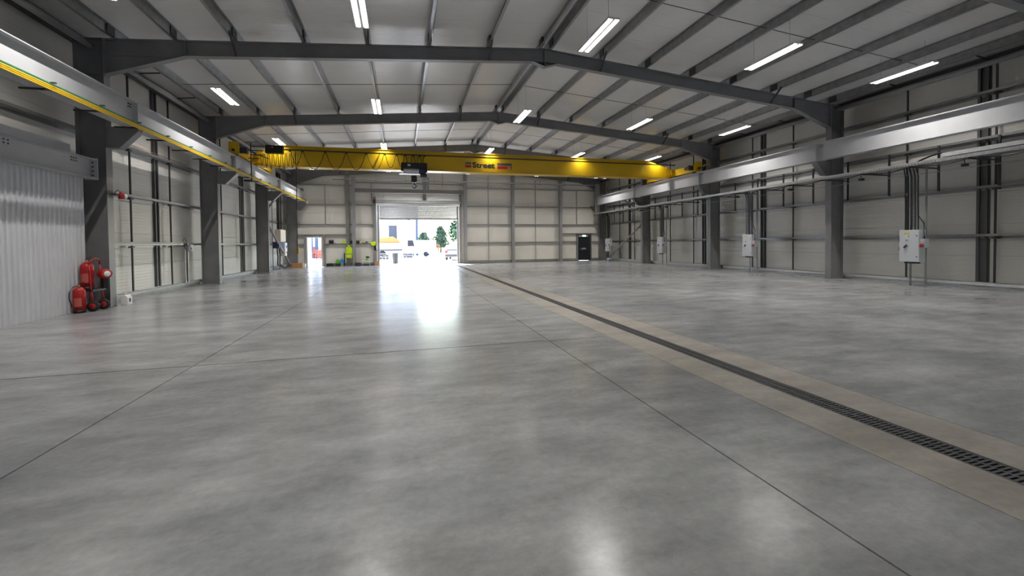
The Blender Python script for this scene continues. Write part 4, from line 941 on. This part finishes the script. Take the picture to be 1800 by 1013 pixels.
def tree(loc, h, rx, m, label, seed):
    r_ = random.Random(seed); T_ = thing('tree', loc, label, 'tree', 'trees beyond the yard'); x, y, z = loc
    MB().tube([(x, y, 0), (x+.1, y, h*.35), (x, y, h*.75)], .16, 8, .05).build('trunk', 'bark', T_)
    lv = MB()
    for k in range(2200):
        t = r_.random(); a_ = r_.uniform(0, 2*math.pi); zz = h*(.22+.78*t); rr = rx*(1-.95*max(0, t-.2))*math.sqrt(r_.random())*(.72+.28*math.sin(a_*3+seed+t*11))
        c = Vector((x+rr*math.cos(a_), y+rr*math.sin(a_), zz)); s_ = r_.uniform(.1, .24)*rx/1.6
        u_ = Vector((r_.gauss(0, 1), r_.gauss(0, 1), r_.gauss(0, 1))).normalized(); v_ = u_.orthogonal().normalized()
        lv.add([c-u_*s_, c+v_*s_*.6, c+u_*s_, c-v_*s_*.6], [(0, 1, 2, 3)])
    o = lv.build('foliage', m, T_); o['kind'] = 'stuff'
tree((6.7, 76, 0), 4.6, 1.9, 'leaf_pale', 'slender pale green tree in the middle of the doorway view', 1)
tree((11.0, 74, 0), 9.5, 3.6, 'leaf', 'large dense green tree at the right of the doorway view', 2)
tree((4.6, 92, 0), 4.0, 2.2, 'leaf_pale', 'small grey green tree beside the downpipe of the building', 3)
tree((17.5, 84, 0), 10.5, 3.6, 'leaf', 'tall green tree behind the large dense tree', 4)
tree((8.2, 100, 0), 3.2, 1.8, 'leaf_pale', 'low pale bush in the gap between the trees', 5)
# orange barriers and posts seen through the small door
bx = at(545, 447, Y=56).x; bx1 = at(568, 447, Y=56).x
for k in range(3):
    xa = bx+.4+k*(bx1-bx)/3; lb = ('leftmost orange plastic barrier seen through the small doorway', 'middle orange plastic barrier seen through the small doorway', 'rightmost orange plastic barrier seen through the small doorway')[k]
    yy = 55.5-1.2*k; br = thing('plastic_barrier', (xa+.5, yy, 0), lb, 'barrier', 'orange barriers in the yard')
    for z in (.25, .6, .92): box('rail', 'barrier', br, xa, xa+1.0, yy-.03, yy+.03, z, z+.1)
    for q in range(5): box('upright', 'barrier', br, xa+.03+.22*q, xa+.09+.22*q, yy-.025, yy+.025, .1, .95)
    for q in (.1, .82): box('foot', 'black', br, xa+q, xa+q+.1, yy-.25, yy+.25, 0, .09)
for k, u in enumerate((548, 556.5)):
    c_ = at(u, 430, Y=58); po = thing('gate_post', (c_.x, 58, 0), ('left', 'right')[k]+' dark steel post seen through the small doorway', 'post')
    box('shaft', 'pipe_blue', po, c_.x-.13-.06*k, c_.x+.13+.06*k, 57.9, 58.1, 0, 4.5); box('foot_plate', 'dark_metal', po, c_.x-.3, c_.x+.3, 57.75, 58.25, 0, .05); box('cap', 'dark_metal', po, c_.x-.16-.06*k, c_.x+.16+.06*k, 57.87, 58.13, 4.5, 4.56)
dgx = at(552, 440, Y=60).x; dg = thing('compact_digger', (dgx, 60, 0), 'small orange digger behind the barriers beyond the small doorway', 'digger')
box('track', 'rubber', dg, dgx-.9, dgx+.9, 59.4, 59.7, 0, .5, bevel=.05); box('track', 'rubber', dg, dgx-.9, dgx+.9, 60.3, 60.6, 0, .5, bevel=.05)
MB().prism([(dgx-.9, .5), (dgx+.9, .5), (dgx+.85, .85), (dgx+.3, .95), (dgx-.8, .92)], 'y', 59.4, 60.6).build('body', 'barrier', dg, bevel=.04)
box('cab', 'barrier', dg, dgx-.3, dgx+.5, 59.5, 60.3, .95, 1.4, bevel=.03)
MB().beam((dgx+.8, 60, .8), (dgx+1.6, 60, 1.5), .15, .2).beam((dgx+1.6, 60, 1.5), (dgx+2.0, 60, .9), .12, .16).build('arm', 'dark_metal', dg)
